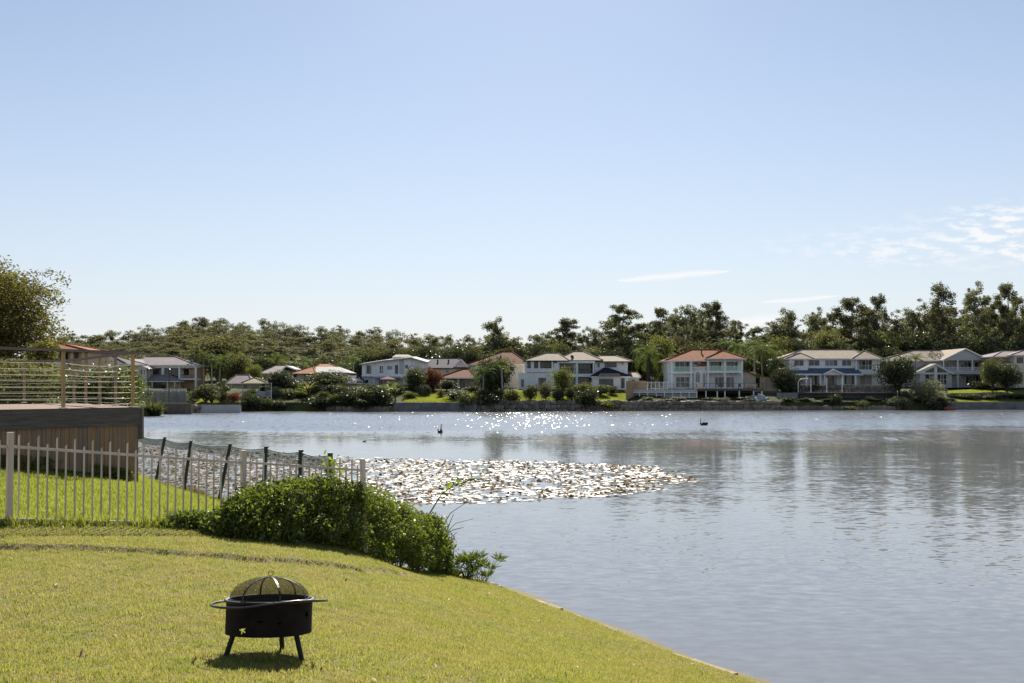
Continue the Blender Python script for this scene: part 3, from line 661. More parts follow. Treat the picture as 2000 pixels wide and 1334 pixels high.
def clump_points(centres, radii, per, rng, flat=0.8, shell=0.45, jit=0.2):
    out = []
    for c, r in zip(centres, radii):
        n = max(4, int(per*(r**2)))
        d = rng.normal(size=(n, 3)); d /= np.linalg.norm(d, axis=1)[:, None]
        q = r*(shell+(1-shell)*rng.random(n))**0.6
        q *= 1+jit*rng.normal(size=n)
        P = d*q[:, None]; P[:, 2] *= flat; out.append(np.asarray(c)+P)
    return np.concatenate(out)
def limb(mb, a, b, r0, r1, bend, rng, n=5):
    a, b = Vector(a), Vector(b); off = Vector(rng.normal(size=3))*bend; pts = []
    for i in range(n+1):
        t = i/n; pts.append(a+(b-a)*t+off*math.sin(math.pi*t))
    mb.tube(pts, [r0+(r1-r0)*i/n for i in range(n+1)], 6); return pts
def make_gum(seed, h=24.0, spread=4.2, leaf=0.2, nc=60, per=110, crown_lo=0.35, leanx=0.0, rad=(0.6, 1.35), gap=0.0):
    """tapered trunk and limbs; the crown is a tall uneven stack of leaf clumps with gaps between them"""
    rng = np.random.default_rng(seed); mb = MB(); cents = []; rads = []
    top = Vector((rng.normal()*0.5+leanx, rng.normal()*0.5, h*0.88)); tr = limb(mb, (0,0,-0.5), top, 0.011*h+0.06, 0.05, h*0.022, rng, 10)
    lobes = []
    nl = 10+int(rng.integers(0, 4))
    for i in range(nl):
        t = (i+0.5)/nl; z = h*(crown_lo+(0.93-crown_lo)*t); rr = spread*(0.55+0.45*math.sin(math.pi*(0.15+0.75*t)))*rng.uniform(0.7, 1.1); ang = i*2.4+rng.random()
        q = 0.55*rr if i < nl-1 else 0.1; base = tr[min(10, int((z/h-0.12)*10/0.88))]
        c = Vector((base.x+math.cos(ang)*q+leanx*0.0, base.y+math.sin(ang)*q, z)); lobes.append((c, rr*0.72)); limb(mb, base, c, 0.0055*h*(1.15-t)+0.03, 0.04, rr*0.08, rng)
    for i in range(nc):
        c, rr = lobes[i % nl]; d = rng.normal(size=3); d /= np.linalg.norm(d); k = rng.random()**0.5
        p = np.array(c)+d*rr*k*np.array([1, 1, 0.95]); cents.append(p); rads.append(rng.uniform(*rad)*spread/4.2)
        if rng.random() < 0.5: mb.tube([c, Vector(p)], [0.04, 0.015], 4)
    C = clump_points(cents, rads, per/(spread/4.2)**2, rng, 0.95, 0.2)
    V, Fq = leaf_quads(C, leaf, 0.45, 0.4, rng=rng)
    return mb.mesh('gum_trunk'), mesh_np('gum_crown', V, Fq), float(np.percentile(C[:, 2], 99.7))
def make_round(seed, w=3.0, h=5.0, leaf=0.2, n=46, per=60, trunk=0.25, droop=0.1, rad=(0.3, 0.55), up=0.0, lobe=0.25):
    """dense crown or shrub: clumps spread over an uneven ellipsoid; unit: w = half width, h = full height"""
    rng = np.random.default_rng(seed); mb = MB(); cz = h*(trunk+(1-trunk)*0.5); hz = h*(1-trunk)*0.5; cents = []; rads = []
    for i in range(n):
        d = rng.normal(size=3); d /= np.linalg.norm(d); q = rng.uniform(0.35, 0.9)*(0.85+lobe*math.sin(3*math.atan2(d[1], d[0])+seed))
        c = np.array([d[0]*w*q, d[1]*w*q, cz+d[2]*hz*q]); cents.append(c); rads.append(rng.uniform(*rad)*min(w, hz*1.3))
    for i in range(7):
        c = cents[i]; mb.tube([(0,0,0.1*h), (c[0]*0.4, c[1]*0.4, h*trunk+0.3*(c[2]-h*trunk)), tuple(c)], [0.03*h, 0.018*h, 0.004*h], 5)
    mb.tube([(0,0,-0.3), (0,0,h*trunk*0.6), (0.02*h,0,cz)], [0.035*h, 0.03*h, 0.012*h], 7)
    C = clump_points(cents, rads, per/min(w, hz*1.3)**2*16, rng, 0.8, 0.5, 0.1); C = C[C[:, 2] > 0.02*h]
    V, Fq = leaf_quads(C, leaf, 0.48, droop, up, rng=rng); return mb.mesh('stem'), mesh_np('foliage', V, Fq), float(C[:, 2].max())
def frond(V, Fq, base, ang, elev, L, droop, nl, ll, wid, rng, two=True):
    """pinnate frond: curved midrib with leaflets on both sides"""
    p = np.array(base, dtype=float); pts = [p.copy()]; e = elev; st = L/nl
    dirh = np.array([math.cos(ang), math.sin(ang), 0])
    for i in range(nl):
        p = p+dirh*math.cos(e)*st+np.array([0,0,math.sin(e)*st]); pts.append(p.copy()); e -= droop/nl*(0.5+i/nl*1.2)
    side = np.array([-math.sin(ang), math.cos(ang), 0])
    for i in range(nl):
        a, c = pts[i], pts[i+1]; t = (i+0.5)/nl; l = ll*math.sin(math.pi*(0.12+0.85*t))**0.7; fw = (c-a)/np.linalg.norm(c-a)
        o = len(V); r = 0.02*L*0.4
        for s in (-1, 1):
            q = len(V); tip = a+side*s*l*0.82+fw*l*0.45+np.array([0,0,-l*0.35*rng.uniform(0.5, 1.3)])
            V += [a, a+fw*wid, tip+fw*wid*0.3, tip]; Fq.append((q, q+1, q+2, q+3))
        q = len(V); V += [a-side*r*0.3, a+side*r*0.3, c+side*r*0.3, c-side*r*0.3]; Fq.append((q, q+1, q+2, q+3))
def make_palm(seed, h=7.0, nf=16, L=2.6, droop=1.9, ll=0.75, tr=0.13, wid=0.10):
    rng = np.random.default_rng(seed); mb = MB(); lx = rng.normal()*0.2
    mb.tube([(0,0,-0.4), (0,0,0.3), (lx*0.4, 0, h*0.4), (lx, 0, h*0.8), (lx, 0, h)], [tr*1.7, tr*1.3, tr, tr*0.9, tr*0.8], 10)
    V, Fq = [], []
    for i in range(nf):
        frond(V, Fq, (lx, 0, h-0.1), i*2.4+rng.random()*0.4, 1.25-1.35*(i/nf)+rng.normal()*0.1, L*rng.uniform(0.85, 1.1), droop, 16, ll, wid, rng)
    return mb.mesh('palm_trunk'), mesh_np('fronds', np.array(V), np.array(Fq)), h+L*0.55
def make_banana(seed, h=3.2, nf=9):
    rng = np.random.default_rng(seed); mb = MB(); mb.tube([(0,0,-0.2), (0,0,h*0.35), (0.05,0,h*0.5)], [0.14, 0.11, 0.07], 8); V, Fq = [], []
    for i in range(nf):
        ang = i*2.4+rng.random(); e = 1.35-0.8*i/nf; L = h*rng.uniform(0.5, 0.75); p = np.array([0,0,h*0.42]); dirh = np.array([math.cos(ang), math.sin(ang), 0]); side = np.array([-math.sin(ang), math.cos(ang), 0]); prev = None
        for k in range(9):
            t = k/8; w = 0.22*math.sin(math.pi*min(1, 0.06+t*0.92))**0.6*h/3
            row = [p-side*w+np.array([0,0,w*0.35]), p, p+side*w+np.array([0,0,w*0.35])]
            q = len(V); V += row
            if prev is not None: Fq += [(prev, prev+1, q+1, q), (prev+1, prev+2, q+2, q+1)]
            prev = q; p = p+dirh*math.cos(e)*L/8+np.array([0,0,math.sin(e)*L/8]); e -= 1.5/8*(0.4+t)
    return mb.mesh('stalk'), mesh_np('leaves', np.array(V), np.array(Fq)), h
def make_spiky(seed, w=0.8, h=1.0, n=160, wid=0.05, bend=0.7):
    rng = np.random.default_rng(seed); V, Fq = [], []
    for i in range(n):
        ang = rng.random()*6.283; r0 = w*0.35*math.sqrt(rng.random()); b0 = np.array([math.cos(ang*1.7)*r0, math.sin(ang*1.7)*r0, 0]); dirh = np.array([math.cos(ang), math.sin(ang), 0]); side = np.array([-math.sin(ang), math.cos(ang), 0])
        L = h*rng.uniform(0.7, 1.2); e = rng.uniform(0.7, 1.5); p = b0; prev = None
        for k in range(5):
            t = k/4; ww = wid*(1-t**2)*0.5+0.002; q = len(V); V += [p-side*ww, p+side*ww]
            if prev is not None: Fq.append((prev, prev+1, q+1, q))
            prev = q; p = p+dirh*math.cos(e)*L/4+np.array([0,0,math.sin(e)*L/4]); e -= bend*0.4*(0.3+t)
    return None, mesh_np('leaves', np.array(V), np.array(Fq)), h
PROTO = {}
def proto(key, fn, leafm, barkm, pn=('trunk', 'crown')):
    t, c, top = fn; c.materials.append(leafm)
    if t is not None: t.materials.append(barkm); t.polygons.foreach_set('use_smooth', np.ones(len(t.polygons), dtype=bool))
    PROTO[key] = (t, c, top, pn)
for i in range(7): proto('gum%d' % i, make_gum(100+i, 24, 4.4 if i % 2 else 3.8, leaf=0.22, nc=96, per=130, crown_lo=0.26+0.05*(i % 3), rad=(0.45, 1.15)), L_gum, M_bark)
proto('leangum', make_gum(140, 18, 4.4, leaf=0.22, nc=90, per=140, crown_lo=0.32, leanx=-2.0, rad=(0.5, 1.15)), L_gum, M_bark)
for i in range(6): proto('hill%d' % i, make_gum(200+i, 18, 5.0, leaf=0.32, nc=54, per=62, crown_lo=0.25, rad=(0.6, 1.5)), L_hill, M_bark)
for i in range(3): proto('dark%d' % i, make_round(300+i, 3.2, 6.5, 0.17, 56, 40, 0.16), L_dark, M_darkbark)
for i in range(3): proto('mid%d' % i, make_round(310+i, 3.0, 6.0, 0.17, 50, 36, 0.16), L_mid, M_darkbark)
for i in range(2): proto('lime%d' % i, make_round(320+i, 2.4, 6.0, 0.15, 46, 30, 0.2, 0.3), L_lime, M_darkbark)
for i in range(2): proto('olive%d' % i, make_round(330+i, 3.4, 8.0, 0.19, 60, 34, 0.16, 0.6), L_olive, M_bark)
for i in range(3): proto('shrub%d' % i, make_round(340+i, 1.1, 1.8, 0.085, 34, 24, 0.03), L_mid, M_darkbark, ('stem', 'foliage'))
for i in range(2): proto('darkshrub%d' % i, make_round(350+i, 1.2, 1.9, 0.09, 36, 26, 0.03), L_dark, M_darkbark, ('stem', 'foliage'))
for i in range(2): proto('limeshrub%d' % i, make_round(360+i, 1.0, 1.6, 0.08, 30, 24, 0.03), L_lime, M_darkbark, ('stem', 'foliage'))
proto('red0', make_round(370, 1.4, 2.8, 0.10, 38, 26, 0.03), L_red, M_darkbark, ('stem', 'foliage'))
for i in range(2): proto('grey%d' % i, make_round(375+i, 1.4, 2.0, 0.09, 32, 22, 0.03), L_grey, M_darkbark, ('stem', 'foliage'))
proto('palm0', make_palm(380, 6.5, 18, 2.9), L_palm, M_palmtrunk, ('trunk', 'fronds'))
proto('palm1', make_palm(381, 6.0, 16, 3.2, 2.3, 0.9), L_palm, M_palmtrunk, ('trunk', 'fronds'))
proto('palm2', make_palm(382, 7.5, 13, 2.4, 1.5, 0.7), L_palm, M_palmtrunk, ('trunk', 'fronds'))
proto('date', make_palm(383, 4.2, 40, 3.4, 2.5, 0.55, 0.3, 0.07), L_palm, M_darkbark, ('trunk', 'fronds'))
proto('banana0', make_banana(390), L_lime, M_darkbark, ('stalk', 'leaves'))
proto('banana1', make_banana(391, 3.0, 7), L_mid, M_darkbark, ('stalk', 'leaves'))
proto('spiky0', make_spiky(395, 1.6, 1.5, 420, 0.09, 0.8), L_mid, M_darkbark, ('stem', 'leaves'))
def plant(key, name, label, cat, x, d, ytop=None, ybase=None, width=None, group=None, z=None, height=None, rot=None, X=None):
    """stand a plant on the ground at photo column x and distance d; size from its top row and width"""
    t, c, top, pn = PROTO[key]
    X = (x-1000)/F*d if X is None else X
    if z is None: z = (CZ-(ybase-HY)/F*d) if ybase is not None else fz(x, d)
    Hh = height if height is not None else (CZ-(ytop-HY)/F*d)-z
    sz = Hh/top
    bb = [v for v in c.vertices[0].co]; 
    if 'hw' not in c: 
        co = np.zeros(len(c.vertices)*3); c.vertices.foreach_get('co', co); c['hw'] = float(np.percentile(np.abs(co.reshape(-1,3)[:, 0]), 97))
    sw = (width*d/F/2)/c['hw'] if width else sz
    e = thing(name, label, cat, (X, d, z-0.05), group); e.rotation_euler = (0, 0, random.uniform(0, 6.28) if rot is None else rot); e.scale = (sw, sw, sz)
    if t is not None: link(pn[0], t, None, e)
    link(pn[1], c, None, e); return e
# ------------------------------------------------------------------ house materials
M_white = mat('white_render', (0.82, 0.82, 0.81), 0.8, 0.10, 1.2, (1,1,0.25))
M_creamw = mat('cream_render', (0.66, 0.58, 0.46), 0.85, 0.12, 1.2, (1,1,0.25))
M_peach = mat('peach_render', (0.62, 0.43, 0.28), 0.85, 0.06, 0.7)
M_greyw = mat('grey_render', (0.50, 0.50, 0.48), 0.85, 0.06, 0.7)
M_tan = mat('tan_wall', (0.42, 0.37, 0.29), 0.85, 0.1, 0.7)
M_trim = mat('white_trim', (0.80, 0.80, 0.78), 0.5, 0.03, 1)
M_darktrim = mat('dark_trim', (0.05, 0.05, 0.055), 0.5, 0.1, 1)
M_browntrim = mat('brown_trim', (0.10, 0.065, 0.045), 0.6, 0.2, 1)
b = NB('window_glass'); oi = b.n('ShaderNodeObjectInfo'); cur = b.math('MULTIPLY', b.ramp(oi.outputs['Random'], [(0.60, (0,0,0)), (0.64, (1,1,1))]), b.ramp(b.noise(2.0, 2, stretch=(3,3,0.2)), [(0.35, (0.3,0.3,0.3)), (0.65, (1,1,1))])); p = b.principled(Base_Color=b.mix(cur, b.ramp(b.noise(0.9, 2), [(0.35, (0.012, 0.014, 0.016)), (0.7, (0.05, 0.055, 0.055))]), (0.24, 0.22, 0.19)), Roughness=0.04, IOR=1.5); M_pane = b.m
b = NB('balustrade_glass'); d_ = b.n('ShaderNodeBsdfGlossy'); d_.inputs[0].default_value = (0.75, 0.9, 0.85, 1); d_.inputs['Roughness'].default_value = 0.03
t_ = b.n('ShaderNodeBsdfTransparent'); t_.inputs[0].default_value = (0.62, 0.80, 0.74, 1); m_ = b.n('ShaderNodeMixShader'); m_.inputs[0].default_value = 0.10
b.l(t_.outputs[0], m_.inputs[1]); b.l(d_.outputs[0], m_.inputs[2]); b.l(m_.outputs[0], b.out.inputs[0]); M_glassrail = b.m
def roofmat(name, c, rough=0.85, course=3.1, var=0.16):
    b = NB(name); tc_ = b.n('ShaderNodeTexCoord'); s_ = b.n('ShaderNodeSeparateXYZ'); b.l(tc_.outputs['Object'], s_.inputs[0])
    f = b.noise(1.3, 5); g = b.noise(9, 3)
    col = b.ramp(b.math('ADD', b.math('MULTIPLY', f, 0.6), b.math('MULTIPLY', g, 0.4)), [(0.35, tuple(x*(1-var*1.6) for x in c)), (0.65, tuple(min(1, x*(1+var)) for x in c))])
    wx = b.math('SINE', b.math('MULTIPLY', s_.outputs[0], 2*math.pi/0.33)); wz = b.math('FRACT', b.math('MULTIPLY', s_.outputs[2], 1/0.16))
    p = b.principled(Base_Color=col, Roughness=rough); p.inputs['Specular IOR Level'].default_value = 0.08
    b.l(b.bump(b.math('ADD', b.math('MULTIPLY', wx, 0.5), wz), 0.5, 0.03), p.inputs['Normal']); MATS[name] = b.m; return b.m
R_orange = roofmat('terracotta_tile', (0.30, 0.125, 0.06)); R_pink = roofmat('pale_pink_tile', (0.27, 0.225, 0.22)); R_grey = roofmat('grey_tile', (0.085, 0.08, 0.088))
R_cream = roofmat('cream_tile', (0.30, 0.25, 0.19)); R_slate = roofmat('slate_tile', (0.045, 0.04, 0.05)); R_blue = roofmat('blue_grey_tile', (0.13, 0.16, 0.21)); R_white = roofmat('pale_metal', (0.42, 0.41, 0.40), 0.8); R_brown = roofmat('brown_tile', (0.19, 0.075, 0.045)); R_sand = roofmat('sand_tile', (0.36, 0.31, 0.18))

class House:
    def __init__(s, name, label, cat, d, xc, ybase, group='houses along the far shore'):
        s.d = d; s.o = thing(name, label, cat, (0,0,0), group); p = px(xc, ybase, d); s.o.location = p; s.base = p.z
    def P(s, x, y, off=0.0):
        return px(x, y, s.d+off)
    def wall(s, x0, x1, y0, y1, off=0.0, depth=6.0, m=None, name='wall', parent=None):
        a, c = s.P(x0, y1, off), s.P(x1, y0, off); return MB().box(a.x, c.x, a.y, a.y+depth, a.z, c.z).build(name, m or M_white, parent or s.o)
    def window(s, x0, x1, y0, y1, off=0.0, n=2, frame=None, name='window', rows=1, bar=0.07, pane=None):
        a, c = s.P(x0, y1, off), s.P(x1, y0, off); y = a.y; fb = MB(); w = bar
        fb.box(a.x, c.x, y-0.06, y+0.02, a.z, a.z+w).box(a.x, c.x, y-0.06, y+0.02, c.z-w, c.z).box(a.x, a.x+w, y-0.06, y+0.02, a.z+w, c.z-w).box(c.x-w, c.x, y-0.06, y+0.02, a.z+w, c.z-w)
        for i in range(1, n):
            xm = a.x+(c.x-a.x)*i/n; fb.box(xm-w/2, xm+w/2, y-0.055, y+0.02, a.z+w, c.z-w)
        for i in range(1, rows):
            zm = a.z+(c.z-a.z)*i/rows; fb.box(a.x+w, c.x-w, y-0.05, y+0.02, zm-w/2, zm+w/2)
        f = fb.build(name, frame or M_trim, s.o)
        for i in range(n):
            xa, xb = a.x+(c.x-a.x)*i/n+0.01, a.x+(c.x-a.x)*(i+1)/n-0.01
            MB().box(xa, xb, y-0.025, y+0.01, a.z+0.01, c.z-0.01).build('pane', pane or M_pane, f)
        return f
    def arch(s, x0, x1, y0, y1, off=0.0):
        a, c = s.P(x0, y1, off), s.P(x1, y0, off); r = (c.x-a.x)/2; xm = (a.x+c.x)/2; zc = c.z-r
        def ring(rr, yy, zlo): return [(xm+rr, yy, zlo)]+[(xm+rr*math.cos(t*math.pi/12), yy, zc+rr*math.sin(t*math.pi/12)) for t in range(13)]+[(xm-rr, yy, zlo)]
        o1, o2 = ring(r, a.y-0.07, a.z), ring(r-0.09, a.y-0.07, a.z+0.09); n = len(o1); mb = MB(); V = o1+o2+[(p[0], a.y+0.02, p[2]) for p in o1]
        fs = [(i, i+1, n+i+1, n+i) for i in range(n-1)]+[(n-1, 0, n, 2*n-1)]+[(i+1, i, 2*n+i, 2*n+i+1) for i in range(n-1)]
        mb.add(V, fs); mb.box(xm-0.035, xm+0.035, a.y-0.06, a.y, a.z+0.09, c.z-0.09); mb.box(a.x+0.09, c.x-0.09, a.y-0.06, a.y, zc-0.03, zc+0.03)
        f = mb.build('arched_window', M_trim, s.o); pr = ring(r-0.05, a.y-0.025, a.z+0.05); MB().add(pr, [tuple(range(n-1, -1, -1))]).build('pane', M_pane, f)
    def column(s, x, y0, y1, off=0.0, w=0.28, m=None, name='column'):
        a, c = s.P(x, y1, off), s.P(x, y0, off); return MB().box(a.x-w/2, a.x+w/2, a.y, a.y+w, a.z, c.z).build(name, m or M_trim, s.o)
    def hip(s, x0, x1, ye, xr0, xr1, yr, off0=-0.6, off1=9.0, m=None, fascia=M_trim, fh=0.2, name='roof', caps=True, capm=None):
        a, c = s.P(x0, ye, off0), s.P(x1, ye, off0); om = (off0+off1)/2; r0, r1 = s.P(xr0, yr, om), s.P(xr1, yr, om); yb = s.d+off1; z = a.z
        V = [(a.x,a.y,z),(c.x,a.y,z),(c.x,yb,z),(a.x,yb,z),tuple(r0),tuple(r1)]
        ro = MB().add(V, [(0,1,5,4),(1,2,5),(2,3,4,5),(3,0,4)]+[(3,2,1,0)]).build(name, m or R_cream, s.o)
        MB().box(a.x+0.02, c.x-0.02, a.y+0.02, yb-0.02, z-fh, z-0.004).build('fascia', fascia, ro)
        if caps:
            cb = MB(); lift = Vector((0,0,0.05))
            for p, q in ((V[0],r0),(V[1],r1),(V[2],r1),(V[3],r0)): cb.tube([Vector(p)+lift, q+lift], 0.11, 5)
            if (r1-r0).length > 0.2: cb.tube([r0+lift, r1+lift], 0.11, 5)
            cb.build('ridge_cap', capm or m or R_cream, ro)
        return ro
    def gable(s, x0, x1, ye, xa, ya, off0=-0.5, off1=8.0, m=None, wallm=None, wall_y=None, th=0.16):
        """ridge runs away from us; both slopes as slabs, a triangle of wall below"""
        a, c, t = s.P(x0, ye, off0), s.P(x1, ye, off0), s.P(xa, ya, off0); mb = MB(); yb = s.d+off1
        for e in (a, c):
            V = [(e.x,a.y,e.z),(t.x,a.y,t.z),(t.x,yb,t.z),(e.x,yb,e.z)]; V += [(p[0], p[1], p[2]-th) for p in V]
            mb.add(V, [(0,1,2,3),(7,6,5,4),(0,4,5,1),(1,5,6,2),(2,6,7,3),(3,7,4,0)])
        ro = mb.build('roof', m or R_cream, s.o)
        bb = MB()
        for e in (a, c): bb.beam((e.x, a.y-0.03, e.z-0.12), (t.x, a.y-0.03, t.z-0.12), 0.05, 0.26, up=(0,1,0)) if False else bb.add([(e.x,a.y-0.03,e.z+0.02),(t.x,a.y-0.03,t.z+0.02),(t.x,a.y-0.03,t.z-0.30),(e.x,a.y-0.03,e.z-0.26),(e.x,a.y-0.002,e.z+0.02),(t.x,a.y-0.002,t.z+0.02),(t.x,a.y-0.002,t.z-0.30),(e.x,a.y-0.002,e.z-0.26)], [(0,1,2,3),(7,6,5,4),(0,4,5,1),(2,6,7,3),(3,7,4,0)])
        bb.build('bargeboard', M_trim, ro)
        if wallm is not None:
            k = 0.93; xa0, xa1 = t.x+(a.x-t.x)*k, t.x+(c.x-t.x)*k; y = a.y+0.45; zt_ = t.z-0.25; zb_ = a.z+(t.z-a.z)*(1-k)-0.22
            MB().add([(xa0,y,zb_),(xa1,y,zb_),(t.x,y,zt_),(xa0,y+0.2,zb_),(xa1,y+0.2,zb_),(t.x,y+0.2,zt_)], [(0,1,2),(5,4,3),(0,3,4,1),(1,4,5,2),(2,5,3,0)]).build('gable_wall', wallm, s.o)
        return ro
    def rail(s, x0, x1, y0, y1, off=0.0, m=None, step=0.14, w=0.03, name='balustrade', toph=0.06):
        a, c = s.P(x0, y1, off), s.P(x1, y0, off); mb = MB(); mb.box(a.x, c.x, a.y, a.y+0.06, c.z-toph, c.z); mb.box(a.x, c.x, a.y, a.y+0.05, a.z+0.05, a.z+0.1)
        n = max(2, int((c.x-a.x)/step))
        for i in range(n+1):
            xm = a.x+(c.x-a.x)*i/n; mb.box(xm-w/2, xm+w/2, a.y+0.01, a.y+0.01+w, a.z, c.z-toph)
        return mb.build(name, m or M_trim, s.o)
    def glass(s, x0, x1, y0, y1, off=0.0, n=3):
        a, c = s.P(x0, y1, off), s.P(x1, y0, off); fr = MB(); fr.box(a.x, c.x, a.y-0.02, a.y+0.04, c.z-0.04, c.z)
        for i in range(n+1):
            xm = a.x+(c.x-a.x)*i/n; fr.box(xm-0.02, xm+0.02, a.y-0.02, a.y+0.03, a.z, c.z-0.04)
        f = fr.build('balustrade', M_trim, s.o)
        for i in range(n):
            xa, xb = a.x+(c.x-a.x)*i/n+0.03, a.x+(c.x-a.x)*(i+1)/n-0.03; MB().box(xa, xb, a.y, a.y+0.012, a.z+0.04, c.z-0.05).build('glass_panel', M_glassrail, f)
    def slab(s, x0, x1, y0, y1, off=0.0, depth=3.0, m=None, name='slab'): return s.wall(x0, x1, y0, y1, off, depth, m or M_white, name)
    def vent(s, x, y0, y1, off=3.0, m=None, name='roof_vent', w=0.15):
        a, c = s.P(x, y1, off), s.P(x, y0, off); mb = MB().tube([(a.x,a.y,a.z-0.4),(a.x,a.y,c.z-0.25)], w, 8); mb.tube([(a.x,a.y,c.z-0.28),(a.x,a.y,c.z)], [w*1.7, w*0.6], 10); return mb.build(name, m or R_orange, s.o)

# ---- orange-roofed house with glass balconies (J)
h = House('lake_house', 'white two-storey house with orange tiled roof and green glass balconies', 'house', 203, 1378, 762)
h.wall(1304, 1355, 704, 762, 2.4, 8); h.wall(1355, 1379, 712, 762, 1.2, 8); h.wall(1379, 1451, 702, 762, 2.6, 8)
h.hip(1298, 1440, 704, 1352, 1399, 683, 0.2, 11.5, R_orange); h.hip(1378, 1459, 700, 1411, 1413, 685, -0.6, 7.5, R_orange)
ro = h.hip(1353, 1380, 716, 1378, 1380, 707, 0.3, 3.0, R_orange, caps=False)
h.vent(1370, 683, 692, 4.0); h.vent(1400, 684, 689, 5.5)
h.window(1318, 1346, 706, 725, 2.4, 3); h.slab(1310, 1356, 726, 729.5, 0.6, 2.4); h.glass(1311, 1354, 716, 726, 0.65, 3)
h.window(1320, 1346, 736, 757, 2.4, 3, rows=2)
for x in (1312, 1350): h.column(x, 704, 762, 0.62, 0.34)
h.arch(1358, 1367.5, 726, 748, 1.2); h.arch(1371.5, 1377.5, 728, 756, 1.2); h.window(1359, 1366, 749, 758, 1.2, 2, name='door')
h.window(1387, 1409, 704, 724, 2.6, 3); h.window(1419, 1441, 704, 724, 2.6, 3); h.slab(1379, 1451, 724, 728.5, 0.3, 2.5); h.glass(1385, 1415, 714.5, 724, 0.35, 2); h.glass(1417, 1448, 714.5, 724, 0.35, 2)
for x in (1383, 1416, 1449.5): h.column(x, 702, 760, 0.32, 0.36)
h.window(1396, 1415, 736, 757, 2.6, 3, name='sliding_door'); h.window(1418, 1434, 736, 757, 2.6, 2, name='sliding_door')
h.wall(1451, 1476, 726, 757, 3.2, 7, M_creamw); 
a, c = h.P(1449, 720, 2.6), h.P(1479, 733, 2.6)
MB().add([(a.x,a.y,a.z),(c.x,a.y,c.z),(c.x,a.y+8,c.z),(a.x,a.y+8,a.z),(a.x,a.y,a.z-0.2),(c.x,a.y,c.z-0.2),(c.x,a.y+8,c.z-0.2),(a.x,a.y+8,a.z-0.2)], [(0,1,2,3),(7,6,5,4),(0,4,5,1),(1,5,6,2),(2,6,7,3),(3,7,4,0)]).build('lean_to_roof', R_orange, h.o)
h.window(1457, 1461, 736, 740, 3.2, 1)
# terrace, deck and the framed pool surround in front of it
t = House('lakeside_deck', 'long dark deck on white posts below the orange-roofed house', 'deck', 192, 1426, 778, None)
t.slab(1362, 1491, 759, 763.5, 0.0, 11.0, M_browntrim, 'platform'); t.slab(1225, 1362, 761, 766, 0.3, 10.0, M_greyw, 'terrace_slab')
for x in (1379, 1401, 1416, 1444, 1472, 1488): t.column(x, 763.5, 779, 0.15, 0.2, M_trim, 'post')
for i, x in enumerate(np.linspace(1363, 1489, 12)): t.column(float(x), 748.5, 759, 0.1, 0.07, M_darktrim, 'rail_post')
a, c = t.P(1362, 749, 0.1), t.P(1490, 749, 0.1); MB().box(a.x, c.x, a.y-0.02, a.y+0.06, a.z-0.03, a.z+0.03).build('top_rail', M_darktrim, t.o)
for x in (1235, 1242, 1268, 1290, 1315, 1340): t.column(x, 749.5, 761, 0.35, 0.07, M_darktrim, 'rail_post')
a, c = t.P(1232, 750, 0.35), t.P(1361, 750, 0.35); MB().box(a.x, c.x, a.y-0.02, a.y+0.05, a.z-0.03, a.z+0.02).build('top_rail', M_darktrim, t.o)
t.wall(1228, 1361, 766, 782, 1.2, 0.3, M_greyw, 'under_wall'); t.wall(1362, 1522, 764, 782, 5.5, 0.3, M_darktrim, 'under_wall')
for x in (1225, 1249, 1265, 1282, 1298, 1314, 1330, 1346, 1361): t.column(x, 765, 784, 0.05, 0.16, M_trim, 'post')
a, c = t.P(1225, 776, 0.02), t.P(1362, 776, 0.02); MB().box(a.x, c.x, a.y-0.03, a.y+0.08, a.z-0.07, a.z+0.07).build('frame_rail', M_trim, t.o)
a, c = t.P(1225, 766.5, 0.02), t.P(1362, 766.5, 0.02); MB().box(a.x, c.x, a.y-0.03, a.y+0.08, a.z-0.07, a.z+0.07).build('frame_rail', M_trim, t.o)
# deck furniture
def outdoor_table(x, y, d, w, label):
    o = thing('outdoor_table', label, 'table', px(x, y, d)); mb = MB(); k = d/F; X, Y, Z = px(x, y, d); MB().box(X-w/2, X+w/2, Y-0.4, Y+0.4, Z+0.68, Z+0.74).build('table_top', M_trim, o)
    for sx in (-1, 1):
        for sy in (-1, 1): MB().box(X+sx*(w/2-0.1)-0.03, X+sx*(w/2-0.1)+0.03, Y+sy*0.32-0.03, Y+sy*0.32+0.03, Z, Z+0.68).build('leg', M_trim, o)
def outdoor_chair(x, y, d, label, m, group):
    o = thing('outdoor_chair', label, 'chair', px(x, y, d), group); X, Y, Z = px(x, y, d); MB().box(X-0.25, X+0.25, Y-0.25, Y+0.25, Z+0.40, Z+0.46).build('seat', m, o); MB().box(X-0.25, X+0.25, Y+0.2, Y+0.26, Z+0.47, Z+0.95).build('backrest', m, o)
    for sx in (-1, 1):
        for sy in (-1, 1): MB().box(X+sx*0.22-0.02, X+sx*0.22+0.02, Y+sy*0.2-0.02, Y+sy*0.2+0.02, Z, Z+0.40).build('leg', m, o)
outdoor_table(1465, 759, 196, 2.2, 'white outdoor dining table at the end of the dark deck')
outdoor_table(1394, 759, 197, 1.4, 'low white table in front of the sliding doors on the dark deck')
for x in (1455, 1462, 1470, 1477): outdoor_chair(x, 759, 194.6, 'white outdoor chair drawn up to the dining table on the dark deck', M_tan, 'deck dining chairs')
for x in (1445,): outdoor_chair(x, 759, 196, 'dark outdoor armchair beside the glass doors of the orange-roofed house', M_darktrim, None)
sp_ = thing('spa_tub', 'square white spa tub standing at the corner of the dark deck', 'spa', px(1368, 759, 194)); X, Y, Z = px(1368, 759, 194)
MB().box(X-0.55, X+0.45, Y-0.5, Y+0.5, Z, Z+1.0).build('shell', M_creamw, sp_); MB().box(X-0.6, X+0.5, Y-0.55, Y+0.55, Z+1.0, Z+1.1).build('cover', M_trim, sp_)

